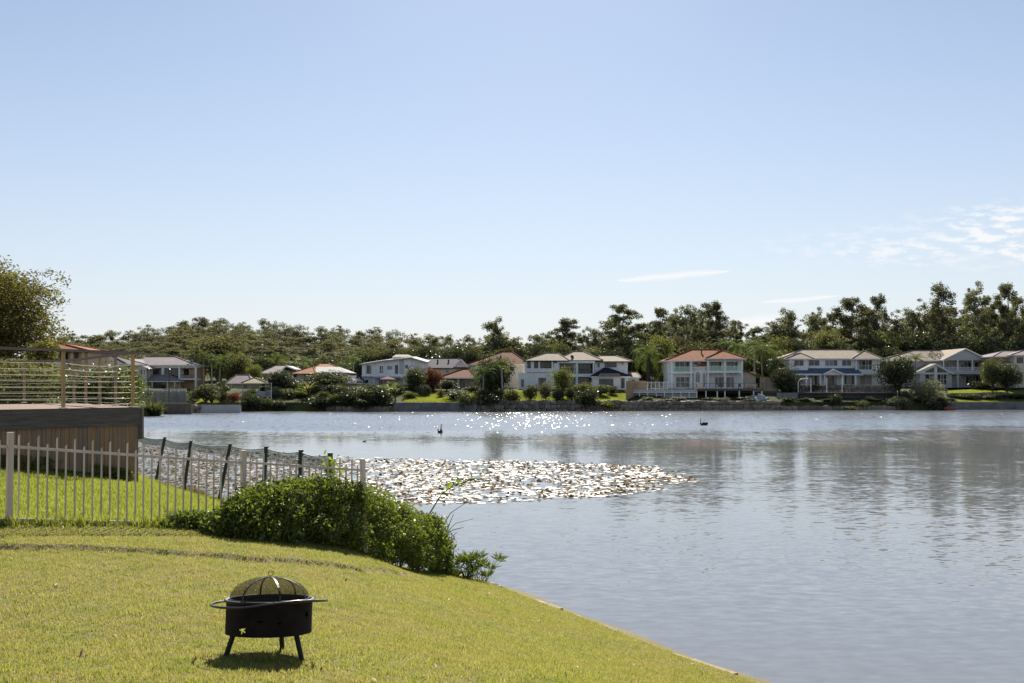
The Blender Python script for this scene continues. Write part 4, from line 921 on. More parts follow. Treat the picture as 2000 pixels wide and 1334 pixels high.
# ---- white house with cream roof and wide balconies (I)
h = House('lake_house', 'large white house with cream roof, dark balconies and a slate-roofed front room', 'house', 203, 1120, 762)
h.hip(1022, 1112, 704, 1066, 1090, 690, -0.5, 9, R_cream, M_darktrim); h.hip(1085, 1178, 703.5, 1120, 1139, 687, 0.2, 12, R_cream, M_darktrim); h.hip(1160, 1236, 705.5, 1172, 1203, 695, 0.4, 10, R_cream, M_darktrim)
h.wall(1026, 1090, 705, 727, 2.6, 6); h.slab(1025, 1090, 719.5, 727, -0.1, 3.0); h.wall(1013, 1082, 728, 760, 0.15, 8)
for x, w in ((1026, 0.35), (1040, 0.6), (1053, 0.35), (1079, 0.4)): h.column(x, 705, 719.5, 0.0, w)
h.window(1030, 1036, 706, 719, 2.6, 1, M_darktrim); h.window(1043, 1051, 706, 719, 2.6, 1, M_darktrim); h.window(1055, 1077, 706, 719, 2.6, 2, M_darktrim); h.window(1081, 1087, 706, 719, 2.6, 1, M_darktrim)
h.window(1018, 1023, 741, 756, 0.15, 1, M_darktrim); h.window(1052, 1066, 738, 757, 0.15, 2, M_darktrim)
h.wall(1088, 1162, 708, 760, 3.0, 7); h.slab(1088, 1162, 705, 709, 0.0, 3.0); h.slab(1082, 1162, 730, 736, 0.0, 3.0); h.wall(1082, 1092, 709, 730, 0.1, 3)
h.window(1094, 1120, 711, 730, 3.0, 3, M_darktrim, 'sliding_door'); h.window(1130, 1157, 711, 730, 3.0, 3, M_darktrim, 'sliding_door'); h.window(1086, 1122, 737, 758, 3.0, 3, M_darktrim, 'sliding_door'); h.window(1130, 1156, 737, 758, 3.0, 3, M_darktrim, 'sliding_door')
for x in (1127, 1159.5): h.column(x, 709, 730, 0.02, 0.3); h.column(x, 736, 762, 0.02, 0.3)
h.column(1078, 736, 760, -0.1, 0.4)
h.rail(1093, 1126, 720, 730, 0.1, M_darktrim); h.rail(1129, 1158, 720, 730, 0.1, M_darktrim)
h.wall(1162, 1226, 705, 740, 1.4, 8); h.window(1181, 1204, 708.5, 717.5, 1.4, 1, M_darktrim); h.window(1166, 1172, 708, 718, 1.4, 1); h.wall(1215.5, 1219, 708, 713, 1.0, 0.4, M_greyw, 'air_conditioner')
h.hip(1154, 1232, 735, 1180, 1188, 719.5, -2.4, 4.2, R_slate, M_trim, 0.25, 'front_roof'); h.wall(1157, 1227, 737.5, 762, -1.7, 6)
a, c = h.P(1168, 734.5, -2.9), h.P(1213, 729, -2.2); MB().add([(a.x,a.y,a.z),(c.x,a.y,a.z),(c.x-0.4,c.y+0.7,c.z),(a.x+0.6,c.y+0.7,c.z)], [(0,1,2,3)]).build('awning', R_cream, h.o).modifiers.new('thick', 'SOLIDIFY').thickness = 0.08
h.window(1170, 1198, 740, 759, -1.7, 3, M_darktrim, 'sliding_door'); h.window(1212, 1221, 738, 759, -1.7, 1, M_trim)
h.hip(1225, 1252, 736.5, 1229, 1243, 727, -0.5, 7, R_cream, M_trim, 0.2, 'side_roof'); h.wall(1227, 1248, 738, 760, 0.1, 6, M_greyw); h.window(1234, 1240, 742, 754, 0.1, 1, M_darktrim)
# satellite dish
a = h.P(1117, 697.5, 1.6); mb = MB(); 
for i in range(5): pass
mb.lathe([(0.001, 0.0), (0.22, 0.03), (0.40, 0.10), (0.42, 0.11), (0.40, 0.12)], 20); me = mb.mesh('dish'); dish = link('satellite_dish', me, M_darktrim, h.o); dish.location = a-Vector(h.o.location); dish.rotation_euler = (math.radians(70), 0, math.radians(30)); MB().tube([a, a+Vector((0.0, 0.3, -0.8))], 0.05, 6).build('dish_arm', M_darktrim, h.o)

# ---- terracotta-roofed house (H) behind, with low front room (G front)
h = House('lake_house', 'cream house with brown-orange hip roof behind the tall palms', 'house', 216, 960, 758)
h.hip(911, 1036, 711.5, 981, 1000, 687, -0.5, 13, R_brown); h.wall(914, 1030, 713, 760, 0.2, 10, M_creamw); h.vent(978, 690, 697, 4, M_greyw); h.window(995, 1004, 716, 726, 0.2, 1); h.window(925, 934, 716, 726, 0.2, 2)
h = House('garden_cottage', 'low tan cottage with orange hip roof above the grassy bank', 'house', 203, 892, 762)
h.hip(857, 930, 737.5, 905, 915, 721, -2.4, 7, R_brown, M_trim, 0.22); h.wall(862, 926, 739, 763, 0.4, 6, M_tan); 
for x in (862, 895): h.column(x, 739.5, 762, -2.0, 0.4, M_creamw)
h.window(866, 892, 741, 760, 0.4, 4, M_tan, 'roller_shutter', 1, 0.06, mat('shutter', (0.34, 0.31, 0.25), 0.7, 0.05, 1)); h.window(903, 911, 743, 760, 0.4, 1, M_trim, 'door')
h.rail(863, 894, 752, 761, -1.9, M_trim, 0.2)
# ---- grey-roofed house (G)
h = House('lake_house', 'cream house with dark grey hip roof and small white gable', 'house', 214, 860, 745)
h.hip(799, 917, 718.5, 832, 895, 700, -0.6, 12, R_grey, M_browntrim); h.wall(806, 913, 720, 752, 0.2, 10, M_creamw); h.gable(885, 914, 716, 900, 701, -1.0, 5, R_grey, M_white); h.vent(855, 702, 707, 3, R_grey); h.vent(876, 702, 707, 3, R_grey)
h.window(870, 877, 720.5, 729, 0.2, 2); h.window(892, 898, 720.5, 727, 0.2, 2); h.window(905, 912, 720.5, 727, 0.2, 1)
# ---- white modern house (F)
h = House('lake_house', 'white modern house with stepped skillion roofs and a brown umbrella below', 'house', 206, 765, 752)
def skillion(h, x0, y0, x1, y1, off0, off1, m, th=0.25):
    a, c = h.P(x0, y0, off0), h.P(x1, y1, off0); yb = h.d+off1
    V = [(a.x,a.y,a.z),(c.x,a.y,c.z),(c.x,yb,c.z+0.5),(a.x,yb,a.z+0.5)]; V += [(p[0], p[1], p[2]-th) for p in V]
    return MB().add(V, [(0,1,2,3),(7,6,5,4),(0,4,5,1),(1,5,6,2),(2,6,7,3),(3,7,4,0)]).build('roof', m, h.o)
def slant_wall(h, x0, x1, yt0, yt1, yb, off, depth, m):
    a, c = h.P(x0, yb, off), h.P(x1, yb, off); t0, t1 = h.P(x0, yt0, off), h.P(x1, yt1, off)
    V = [(a.x,a.y,a.z),(c.x,a.y,a.z),(c.x,a.y,t1.z),(a.x,a.y,t0.z)]; V += [(p[0], p[1]+depth, p[2]) for p in V]
    return MB().add(V, [(0,1,2,3),(7,6,5,4),(0,4,5,1),(1,5,6,2),(2,6,7,3),(3,7,4,0)]).build('wall', m, h.o)
slant_wall(h, 707, 751, 711, 704, 752, 0, 8, M_white); slant_wall(h, 751, 803, 704, 699, 752, 0.3, 8, M_white); slant_wall(h, 803, 831, 699.5, 708, 752, 0.6, 8, M_white)
skillion(h, 701, 711, 752, 703, -0.9, 8, R_white); skillion(h, 750, 703.5, 804, 697.5, -0.6, 8, R_white); skillion(h, 802, 697.5, 834, 707, -0.4, 9, R_white)
a = h.hip(766, 806, 697, 773, 797, 692.5, 3, 11, R_cream, caps=False)
h.slab(706, 789, 733, 735.5, -0.9, 1.2, M_white)
h.window(716, 725, 714, 730, 0, 2, M_darktrim); h.window(741, 749, 714, 729.5, 0, 2, M_trim); h.window(756, 767, 714, 722.5, 0.3, 3, M_trim); h.window(771.5, 777.5, 713, 730, 0.3, 1, M_darktrim, rows=3); h.window(791.5, 797, 713, 719.5, 0.3, 2, M_darktrim)
h.wall(780, 789, 701, 731, 0.22, 0.08, M_greyw, 'cladding_panel'); h.wall(735, 735.8, 703, 733, -0.2, 0.2, M_trim, 'downpipe'); h.rail(729, 750, 723, 731, -0.6, M_trim, 0.4)
h.window(714, 719, 742, 748, 0, 1, M_darktrim); h.window(741, 748, 740, 751, 0, 2, M_darktrim)
for x in (730, 788): h.column(x, 739, 752, -3.2, 0.15)
h.slab(729, 790, 735.5, 739, -3.4, 3.3, R_white, 'carport_roof')
um = thing('patio_umbrella', 'brown square patio umbrella in front of the white modern house', 'umbrella', px(757, 752, 198)); A_ = px(757, 736, 198); B_ = px(757, 752, 198); MB().tube([B_, A_], 0.04, 6).build('pole', M_darktrim, um)
w = 1.45; V = [(A_.x-w, A_.y-w, A_.z-0.5), (A_.x+w, A_.y-w, A_.z-0.5), (A_.x+w, A_.y+w, A_.z-0.5), (A_.x-w, A_.y+w, A_.z-0.5), (A_.x, A_.y, A_.z+0.1)]; MB().add(V, [(0,1,4),(1,2,4),(2,3,4),(3,0,4)]).build('canopy', mat('brown_canvas', (0.13, 0.06, 0.035), 0.9), um).modifiers.new('t', 'SOLIDIFY').thickness = 0.03
# ---- small grey-roofed bungalow (E)
h = House('bungalow', 'small cream bungalow with grey hip roof and one pale skylight sheet', 'house', 200, 660, 768)
h.hip(617, 706, 747.5, 645, 697, 732, -1.2, 8, R_grey, M_trim, 0.2); h.wall(622, 700, 749, 770, 0.2, 7, M_creamw); h.window(632, 643, 751, 767, 0.2, 3); h.window(651, 660, 751, 765, 0.2, 2, M_darktrim)
a, c = h.P(647, 747.2, -1.25), h.P(671, 736.2, 1.85); MB().add([(a.x,a.y,a.z+0.06),(c.x-0.2,a.y,a.z+0.06),(c.x,c.y,c.z+0.08),(a.x+0.9,c.y,c.z+0.08)], [(0,1,2,3)]).build('skylight_sheet', R_white, h.o).modifiers.new('t', 'SOLIDIFY').thickness = 0.03
h.rail(620, 662, 760, 769, -1.0, M_darktrim, 0.25); h.column(661, 749, 769, -0.9, 0.18); h.slab(617, 706, 769, 771, -1.3, 2, M_browntrim); h.wall(697, 708, 742, 768, -0.5, 0.2, M_creamw, 'screen_wall')
# ---- orange and white roofed house (D)
h = House('lake_house', 'cream house with orange roof beside bright pale roof sheets', 'house', 202, 600, 772)
h.hip(566, 616, 729.5, 609, 612, 716.5, -0.6, 9, R_orange, M_browntrim, 0.18); h.wall(571, 605, 731, 772, 0.2, 7, M_tan); h.window(573, 580, 731, 737, 0.2, 1, M_darktrim); h.window(594, 602, 730.5, 744, 0.2, 1, M_darktrim)
h.hip(612, 682, 727.5, 615, 663, 716.5, 1.5, 11, R_white, M_trim, 0.15, caps=False); h.wall(606, 676, 729, 760, 2.2, 8, M_tan)
h.slab(552, 606, 748, 749.5, -2.5, 3, M_trim, 'pergola_roof'); h.slab(548, 606, 768, 774.5, -3.0, 5, M_browntrim, 'deck_floor'); h.window(574, 585, 751, 766, 0.2, 1, M_darktrim, 'sliding_door'); h.window(588, 603, 751, 766, 0.2, 2, M_darktrim, 'sliding_door')
for x in (553, 573, 592): h.column(x, 749.5, 768, -2.4, 0.16, M_tan)
for x in (551, 561, 571, 581): h.column(x, 774.5, 797, -2.8, 0.16, M_tan, 'post')
h.rail(549, 592, 761, 768, -2.9, M_browntrim, 0.2)
# far roofs among the trees
h = House('lake_house', 'house with pinkish roof and sunlit white gable behind the dark round tree', 'house', 222, 545, 745)
h.hip(506, 578, 728.5, 540, 558, 714, -0.5, 12, R_pink); h.wall(512, 574, 730, 750, 0.2, 9, M_tan); h.gable(551, 577, 721, 559, 714, 0.4, 8, R_white, None)
h = House('lake_house', 'red-roofed house among the trees behind the pale roof sheets', 'house', 232, 632, 735)
h.hip(613, 668, 719.5, 626, 642, 710.5, -0.5, 10, R_orange); h.wall(617, 664, 721, 738, 0.2, 8, M_tan); h.window(634, 640, 722, 730, 0.2, 1)
# ---- gazebo
g = House('gazebo', 'open garden gazebo with sand-yellow hip roof and tan posts', 'gazebo', 190, 495, 768, None)
g.hip(471, 522, 748, 496, 499, 738, -2.0, 3.5, R_sand, M_trim, 0.12); 
for x in (474, 490, 507, 519): g.column(x, 749, 770, -1.6, 0.16, M_tan, 'post'); g.column(x, 749, 770, 3.0, 0.16, M_tan, 'post')
g.wall(472, 530, 764, 775, -1.9, 0.2, M_greyw, 'low_wall'); g.wall(518, 529, 762, 775, -2.1, 0.2, M_greyw, 'screen')
h = House('bungalow', 'low house with grey-brown roof behind the sand-yellow gazebo', 'house', 205, 468, 768)
h.hip(440, 494, 748.5, 463, 486, 732, -0.5, 8, R_pink, M_trim, 0.15); h.wall(444, 490, 750, 770, 0.3, 7, M_tan); h.window(449, 456, 751, 765, 0.3, 2, M_trim); h.window(474, 482, 752, 766, 0.3, 1, M_darktrim)

# ---- white house with pale roof at the left bay (B)
h = House('lake_house', 'white house with pale pink roof and open corner balcony', 'house', 214, 330, 762)
h.hip(262, 384, 712.5, 284, 342, 697, -0.4, 12, R_pink); h.wall(268, 350, 714, 760, 0.4, 9); h.wall(350, 384, 714, 760, 3.4, 6, M_peach); h.wall(268, 384, 714, 718, 0.2, 3.0); h.slab(318, 384, 739, 742, 0.0, 3.2)
for x in (318.5, 350, 382): h.column(x, 714, 762, 0.1, 0.38)
h.window(297, 315, 719, 738, 0.4, 3, M_darktrim); h.window(321.5, 348, 719, 739, 0.4, 2, M_darktrim, 'screen'); h.window(356, 370, 720, 734, 3.4, 1, M_trim); h.rail(352, 381, 731, 739, 0.2, M_darktrim, 0.2)
h.hip(268, 351, 744.5, 285, 330, 733, -3.2, 1.8, R_pink, M_trim, 0.15, 'verandah_roof'); h.wall(272, 348, 745, 764, -0.4, 4, M_peach); h.window(299, 324, 747, 763, -0.4, 3, M_darktrim, 'sliding_door'); h.window(278, 286, 748, 757, -0.4, 1, M_darktrim)
for x in (297, 327, 341): h.column(x, 745, 764, -2.8, 0.25, M_creamw)
h.gable(226, 290, 720, 252, 700, -4, 5, R_pink, M_creamw); h.wall(232, 286, 719, 764, -3.5, 8, M_creamw); h.window(271, 279, 721, 732, -3.5, 2); h.window(280, 284, 722, 732, -3.5, 1)
# ---- peach house behind the left tree (A)
h = House('lake_house', 'peach house with orange tiled hip roof behind the timber deck', 'house', 130, 135, 745)
h.hip(60, 174, 685, 88, 92, 664, -1.0, 9, R_orange, M_browntrim, 0.2); h.wall(97, 172, 687, 745, 0.3, 7, M_peach); h.window(99, 118, 688, 703, 0.25, 3, M_darktrim); h.window(124, 133, 690, 703, 0.25, 1, M_darktrim); h.window(143, 153, 690, 704, 0.25, 1, M_darktrim); h.slab(94, 128, 708, 719, -1.0, 1.2, M_creamw); 
for x in (122, 140, 161): h.column(x, 687, 720, -0.5, 0.3, M_peach)
h = House('lake_house', 'low dark grey roofed house beside the peach house', 'house', 180, 205, 745)
h.hip(172, 246, 710, 185, 215, 693, -0.6, 10, R_grey, M_trim); h.wall(178, 240, 711.5, 745, 0.2, 8, M_creamw); h.window(190, 200, 715, 726, 0.2, 2)

# ---- white house with blue-grey awning roof (K)
h = House('lake_house', 'white weatherboard house with cream roof and blue-grey awning over an arched porch', 'house', 206, 1630, 754)
h.hip(1526, 1724, 700, 1566, 1666, 683.5, -0.4, 12, R_cream); h.hip(1535, 1590, 700.5, 1561, 1564, 690, -1.6, 5, R_cream); h.hip(1664, 1725, 700.5, 1686, 1689, 686, -1.8, 7, R_cream)
h.wall(1541, 1578, 702, 752, -0.9, 9); h.wall(1578, 1672, 702, 752, 0.2, 9); h.wall(1671, 1718, 702, 753, 1.6, 8)
h.window(1551, 1570, 703, 715, -0.9, 2); h.window(1579.5, 1601, 703, 715, 0.2, 2); h.window(1611, 1636, 703, 715, 0.2, 3); h.window(1644, 1663, 703, 715, 0.2, 2)
h.window(1677, 1703, 703, 723, 1.6, 4, name='sliding_door'); h.slab(1671, 1718, 722.5, 731.5, -0.8, 2.4); h.rail(1674, 1716, 713, 722.5, -0.7, M_trim, 0.25); h.column(1716, 702, 752, -0.8, 0.3); h.column(1672.5, 702, 752, -0.8, 0.3)
a = h.P(1545, 730, -3.0); c = h.P(1672, 719, 0.2)
MB().add([(a.x,a.y,a.z),(c.x+0.3,a.y,a.z),(c.x,c.y,c.z),(a.x+0.3,c.y,c.z),(a.x,a.y,a.z-0.15),(c.x+0.3,a.y,a.z-0.15),(c.x,c.y,c.z-0.15),(a.x+0.3,c.y,c.z-0.15)], [(0,1,2,3),(7,6,5,4),(0,4,5,1),(1,5,6,2),(2,6,7,3),(3,7,4,0)]).build('awning_roof', R_blue, h.o)
MB().box(a.x, c.x+0.3, a.y-0.03, a.y-0.003, a.z-0.3, a.z+0.02).build('gutter', M_trim, h.o)
h.gable(1608, 1649, 730, 1628, 720.5, -3.6, 0.5, R_blue, M_white)
for x in (1575, 1602, 1611, 1646, 1671): h.column(x, 731, 753, -2.9, 0.26)
h.window(1555, 1572, 733, 750, -0.9, 2, M_trim); h.window(1580, 1600, 733, 752, 0.2, 2, M_trim, 'sliding_door'); h.window(1616, 1633, 733, 753, 0.2, 2, M_browntrim, 'front_door'); h.window(1648, 1668, 732, 751, 0.2, 3, M_trim)
h.window(1679, 1703, 733, 752, 1.6, 2, M_trim, 'sliding_door', 1, 0.07, mat('blind', (0.42, 0.40, 0.36), 0.8, 0.05, 1))
h.slab(1717, 1735, 727, 731, -0.5, 3, R_cream, 'porch_roof'); h.wall(1718, 1732, 732, 753, 2.6, 3, M_white)
for x in (1720, 1733): h.column(x, 731, 753, -0.4, 0.25)
# its lower deck with white posts
t = House('garden_deck', 'dark edged terrace with white lamp posts below the weatherboard house', 'deck', 194, 1655, 792, None)
t.slab(1558, 1752, 766.5, 768.5, 0, 6, M_browntrim, 'platform'); t.wall(1560, 1750, 768.5, 792, 1.5, 0.4, M_darktrim, 'under_wall')
for x in (1584, 1615, 1645): t.column(x, 738, 767, 0.2, 0.16, M_trim, 'post')
A_ = t.P(1559, 768, 0.2); k = 194/F; pts = [A_, A_+Vector((0,0,20*k))]+[A_+Vector((8*k-8*k*math.cos(q), 0, 20*k+8*k*math.sin(q))) for q in (0.4, 0.9, 1.4)]+[A_+Vector((20*k,0,29*k))]; MB().tube(pts, 0.07, 8).build('curved_post', M_trim, t.o)
for i, x in enumerate(np.linspace(1562, 1750, 14)): t.column(float(x), 758.5, 767, 0.1, 0.05, M_darktrim, 'rail_post')
a, c = t.P(1560, 758.5, 0.1), t.P(1750, 758.5, 0.1); MB().box(a.x, c.x, a.y, a.y+0.05, a.z-0.02, a.z+0.03).build('top_rail', M_darktrim, t.o)
# ---- gabled house (L)
h = House('lake_house', 'white gabled house with cream roof, upper verandah and glazed front gable', 'house', 223, 1860, 756)
h.hip(1718, 1850, 704, 1783, 1838, 685, -0.3, 13, R_cream); h.gable(1839, 1935, 703.5, 1886.5, 680, -1.4, 12, R_cream, M_greyw); h.wall(1745, 1840, 705, 756, 1.0, 9, M_greyw); h.wall(1842, 1931, 704, 757, 2.2, 9, M_greyw)
h.slab(1838, 1936, 726, 731, -1.4, 3.8, M_greyw); h.rail(1846, 1928, 717, 726, -1.2, M_trim, 0.16, 0.05)
for x in (1843, 1871, 1899.5, 1928): h.column(x, 703, 726, -1.25, 0.22); 
for x in (1871, 1928): h.column(x, 731, 757, -1.25, 0.22)
h.window(1846, 1868, 707, 722, 2.2, 3, M_trim); h.window(1875, 1897, 707, 722, 2.2, 3, M_trim); h.window(1903, 1924, 707, 722, 2.2, 3, M_trim); h.window(1862, 1878, 734, 750, 2.2, 2, M_trim, 'sliding_door'); h.window(1886, 1912, 734, 750, 2.2, 4, M_trim, 'sliding_door')
h.gable(1783, 1862, 729.5, 1828, 710, -4.4, 3, R_cream, M_white); h.wall(1796, 1859, 729, 757, -3.6, 5, M_greyw); h.column(1828, 713, 756, -4.0, 0.4)
h.window(1830.5, 1849, 731, 752, -3.6, 3, M_trim, rows=2); h.window(1806, 1824, 731, 752, -3.6, 2, M_trim, rows=2)
for sgn, x0, x1 in ((-1, 1808, 1825), (1, 1831, 1848)):
    a, c = h.P(x0, 727.5, -4.05), h.P(x1, 727.5, -4.05); hi = h.P(x1 if sgn < 0 else x0, 717, -4.05); lo_ = h.P(x0 if sgn < 0 else x1, 725, -4.05)
    MB().add([(a.x,a.y,a.z),(c.x,a.y,a.z),(hi.x,a.y,hi.z),(lo_.x,a.y,lo_.z)], [(0,1,2,3)] if sgn < 0 else [(0,1,3,2)]).build('gable_window', M_pane, h.o).modifiers.new('t', 'SOLIDIFY').thickness = 0.05
# ---- house at the right edge (M)
h = House('lake_house', 'cream two-storey house with pinkish roof half hidden by the tall hedge', 'house', 216, 1985, 756)
h.hip(1940, 2010, 696, 1958, 1990, 686, -0.2, 11, R_pink); h.wall(1945, 1984, 698, 756, 1.5, 8, M_peach); h.hip(1975, 2060, 693, 2005, 2030, 683, -2, 9, R_pink); h.wall(1981, 2055, 695, 757, -1.4, 9, M_creamw); h.window(1986, 1998, 698, 709.5, -1.4, 2, M_darktrim); h.window(1990, 1997, 727, 745, -1.4, 1, M_darktrim); h.hip(1960, 1984, 710, 1968, 1980, 705, -1, 3, R_pink, caps=False)
# ------------------------------------------------------------------ walls and fences of the far gardens
M_rock = mat('bank_rock', (0.20, 0.165, 0.125), 0.9, 0.35, 2.2, bump=0.6, bscale=9, objvar=0.35)
M_conc = mat('old_concrete', (0.17, 0.165, 0.155), 0.9, 0.3, 0.8, bump=0.3, bscale=8)
def rock_mesh(seed):
    rng = np.random.default_rng(seed); bm = bmesh.new(); bmesh.ops.create_cube(bm, size=1.0); bmesh.ops.bevel(bm, geom=bm.edges[:], offset=0.14, segments=1, affect='EDGES')
    for v in bm.verts: v.co += Vector(rng.normal(size=3))*0.05
    me = bpy.data.meshes.new('stone'); bm.to_mesh(me); bm.free(); me.materials.append(M_rock); return me
ROCKS = [rock_mesh(i) for i in range(6)]
def follow_d(X, d): return float(shore(1000+X*F/d))-0.15
def rock_wall(label, x0, x1, y0, y1, d, rows, avg=0.85, dep=0.8, cat='retaining wall', follow=True):
    k = d/F; a = px(x0, y1, d); c = px(x1, y0, d); o = thing('rock_wall', label, cat, (a.x, a.y, a.z)); H = c.z-a.z+0.35; rh = H/rows; W = c.x-a.x
    for r in range(rows):
        x = -random.uniform(0, avg*0.5)
        while x < W:
            w = avg*random.uniform(0.6, 1.45); s = link('stone', random.choice(ROCKS), None, o); sy = follow_d(a.x+x+w/2, a.y)-a.y if follow else 0.0; s.location = (x+w/2, sy+dep/2+r*0.12+random.uniform(-0.08, 0.08), -0.35+rh*(r+0.5)+random.uniform(-0.05, 0.05)); s.scale = (w*1.04, dep, rh*random.uniform(0.98, 1.16)); s.rotation_euler = (random.uniform(-0.06, 0.06), random.uniform(-0.07, 0.07), random.choice((0, math.pi))+random.uniform(-0.08, 0.08)); x += w
    return o
rock_wall('dark rough boulder wall below the white house with cream roof', 926, 1222, 783, 804, 178.5, 3)
rock_wall('sandstone block wall below the dark deck on white posts', 1222, 1524, 783.5, 802, 185.5, 3, 1.1)
rock_wall('low garden rock wall under the weatherboard house terrace edge', 1560, 1750, 753.5, 766.5, 199.5, 2, 0.7, follow=False)
rock_wall('scattered boulders at the waterline below the dark terrace wall', 1524, 1760, 793, 801.5, 189, 1, 1.0)
rock_wall('rough boulders at the waterline left of the long concrete wall', 640, 770, 794, 804, 179.5, 1, 1.2)
rock_wall('brown stones along the bank beside the fenced lawn', 325, 372, 792, 807, 163, 2, 0.7)
def plain_wall(name, label, x0, x1, y0, y1, d, depth, m, cat='wall', joint=2.4, cap=True):
    a = px(x0, y1, d); c = px(x1, y0, d); o = thing(name, label, cat, tuple(a)); n = max(1, int((c.x-a.x)/joint))
    for i in range(n):
        u0, u1 = a.x+(c.x-a.x)*i/n+0.012, a.x+(c.x-a.x)*(i+1)/n-0.012; MB().box(u0, u1, a.y+random.uniform(0, 0.03), a.y+depth, a.z-0.4, c.z+random.uniform(-0.03, 0.03)).build('panel', m, o)
    if cap: MB().box(a.x, c.x, a.y-0.04, a.y+depth+0.02, c.z+0.035, c.z+0.12).build('coping', m, o)
    return o
plain_wall('concrete_wall', 'long grey concrete retaining wall below the grassy bank', 770, 930, 787.5, 803, 177.6, 1.2, M_conc)
plain_wall('concrete_wall', 'dark concrete lake wall below the terraced lawns', 1848, 2030, 786.5, 800, 194.3, 1.4, M_conc)
plain_wall('terrace_wall', 'upper dark terrace wall between the two bright lawn strips', 1850, 2030, 769, 780, 201.8, 0.4, M_conc)
plain_wall('lake_wall', 'pale low wall with dark posts along the small fenced lawn', 376, 470, 792.5, 805, 168.0, 0.4, M_greyw)
plain_wall('brick_wall', 'grey wall under the lattice fence in the left bay', 318, 374, 789, 806, 160.5, 0.4, M_rock)
def paling_fence(label, x0, x1, y0, y1, d, m, pw=0.14, slope=0.0, name='paling_fence', d1=None):
    d1 = d1 or d; o = thing(name, label, 'fence', px(x0, y1, d)); L = (px(x1, y0, d1)-px(x0, y0, d)).length; n = max(2, int(L/pw))
    for i in range(n):
        t = i/n; q = px(x0+(x1-x0)*(i+0.5)/n, y1+slope*t*0, d+(d1-d)*t); tz = px(0, y0+slope*t, d+(d1-d)*t).z
        MB().box(q.x-pw*0.45, q.x+pw*0.45, q.y, q.y+0.03, q.z-0.3, tz+random.uniform(-0.02, 0.02)).build('paling', m, o)
    a, c = px(x0, y0, d), px(x1, y0+slope, d1)
    for f in (0.25, 0.75): MB().beam((a.x, a.y+0.06, a.z-f*(y1-y0)*d/F), (c.x, c.y+0.06, c.z-f*(y1-y0-slope)*d1/F), 0.05, 0.09).build('rail', m, o)
    return o
M_pal = mat('paling_timber', (0.33, 0.25, 0.17), 0.85, 0.2, 3, (8,8,1), objvar=0.15); M_palg = mat('grey_paling', (0.24, 0.235, 0.22), 0.85, 0.2, 3, (8,8,1), objvar=0.15)
paling_fence('beige paling fence rising beside the sloping lawn', 1223, 1262, 744, 786, 189, M_pal, 0.2, 0.0, d1=198)
paling_fence('beige paling fence at the end of the dark deck', 1484, 1520, 737, 762, 199, M_pal, 0.2)
paling_fence('grey paling fence below the dark round tree by the terrace', 1517, 1559, 767, 787, 193, M_palg, 0.2)
paling_fence('grey lattice screen fence in front of the pink-roofed house', 272, 364, 762, 790, 171, M_palg, 0.22)
def pool_fence(label, x0, x1, y0, y1, d, m, n):
    o = thing('pool_fence', label, 'fence', px(x0, y1, d)); a, c = px(x0, y1, d), px(x1, y0, d)
    for i in range(n+1):
        x = a.x+(c.x-a.x)*i/n; MB().box(x-0.035, x+0.035, a.y, a.y+0.07, a.z-0.3, c.z).build('post', m, o)
    for z in (c.z-0.05, a.z+0.1): MB().box(a.x, c.x, a.y+0.02, a.y+0.05, z, z+0.05).build('rail', m, o)
    mb = MB(); q = int((c.x-a.x)/0.12)
    for i in range(q): x = a.x+(c.x-a.x)*(i+0.5)/q; mb.box(x-0.01, x+0.01, a.y+0.025, a.y+0.045, a.z, c.z)
    tag(mb.build('picket', m, o), kind='stuff')
pool_fence('dark metal fence on the pale low wall by the small lawn', 376, 470, 788, 793, 168.1, M_darktrim, 7)
pool_fence('white pool fence beside the orange-roofed house terrace', 1264, 1304, 746, 760, 200, M_trim, 5)
pool_fence('long thin white rail fence above the lattice screen', 272, 364, 759, 763, 170.8, M_trim, 6)
def lamp(x, y0, y1, d, label, g):
    o = thing('garden_lamp', label, 'lamp post', px(x, y1, d), g); a, c = px(x, y1, d), px(x, y0, d); MB().tube([a-Vector((0,0,0.3)), c], 0.07, 8).build('pole', M_darktrim, o); MB().lathe([(0.02,0.35),(0.32,0.12),(0.34,0.05),(0.12,0.0),(0.05,-0.1)], 12, tuple(c)).build('lamp_head', M_darktrim, o)
lamp(289, 722, 790, 169, 'tall dark garden lamp post beside the pink-roofed house', 'dark lamp posts'); lamp(330, 723, 790, 169, 'tall dark garden lamp post beside the pink-roofed house', 'dark lamp posts')
pl = thing('flag_pole', 'thin white pole standing by the water near the gazebo', 'pole', px(530, 796, 184)); A_, B_ = px(530, 798, 184), px(530, 749, 184); MB().tube([A_, B_], [0.07, 0.05], 8).build('shaft', M_trim, pl); MB().lathe([(0.001, 0.16), (0.08, 0.08), (0.001, 0.0)], 8, tuple(B_)).build('finial', M_trim, pl)
# boats and odds and ends on the bank
def canoe(name, label, cat, x, y, d, L, B, H, m, rot=0.0, tilt=0.0):
    V = []; n = 14
    for i in range(n+1):
        t = i/n*2-1; w = B/2*(1-abs(t)**2.4)+0.015; sh = H*(0.72+0.28*t*t); 
        for q in range(7):
            a = math.pi*q/6; V.append((t*L/2, -w*math.cos(a), sh-sh*math.sin(a)**0.8*(1.0 if abs(t) < 0.96 else 0.6)))
    Fq = [(i*7+q, i*7+q+1, (i+1)*7+q+1, (i+1)*7+q) for i in range(n) for q in range(6)]
    p = px(x, y, d); o = thing(name, label, cat, tuple(p), rot=(tilt, 0, rot)); hull = link('hull', MB().add(V, Fq).mesh('hull'), m, o, True); hull.modifiers.new('t', 'SOLIDIFY').thickness = 0.03
    for s in (-0.25, 0.28): link('seat', MB().box(L*s-0.15, L*s+0.15, -B*0.4, B*0.4, H*0.45, H*0.5).mesh('seat'), m, o)
    return o
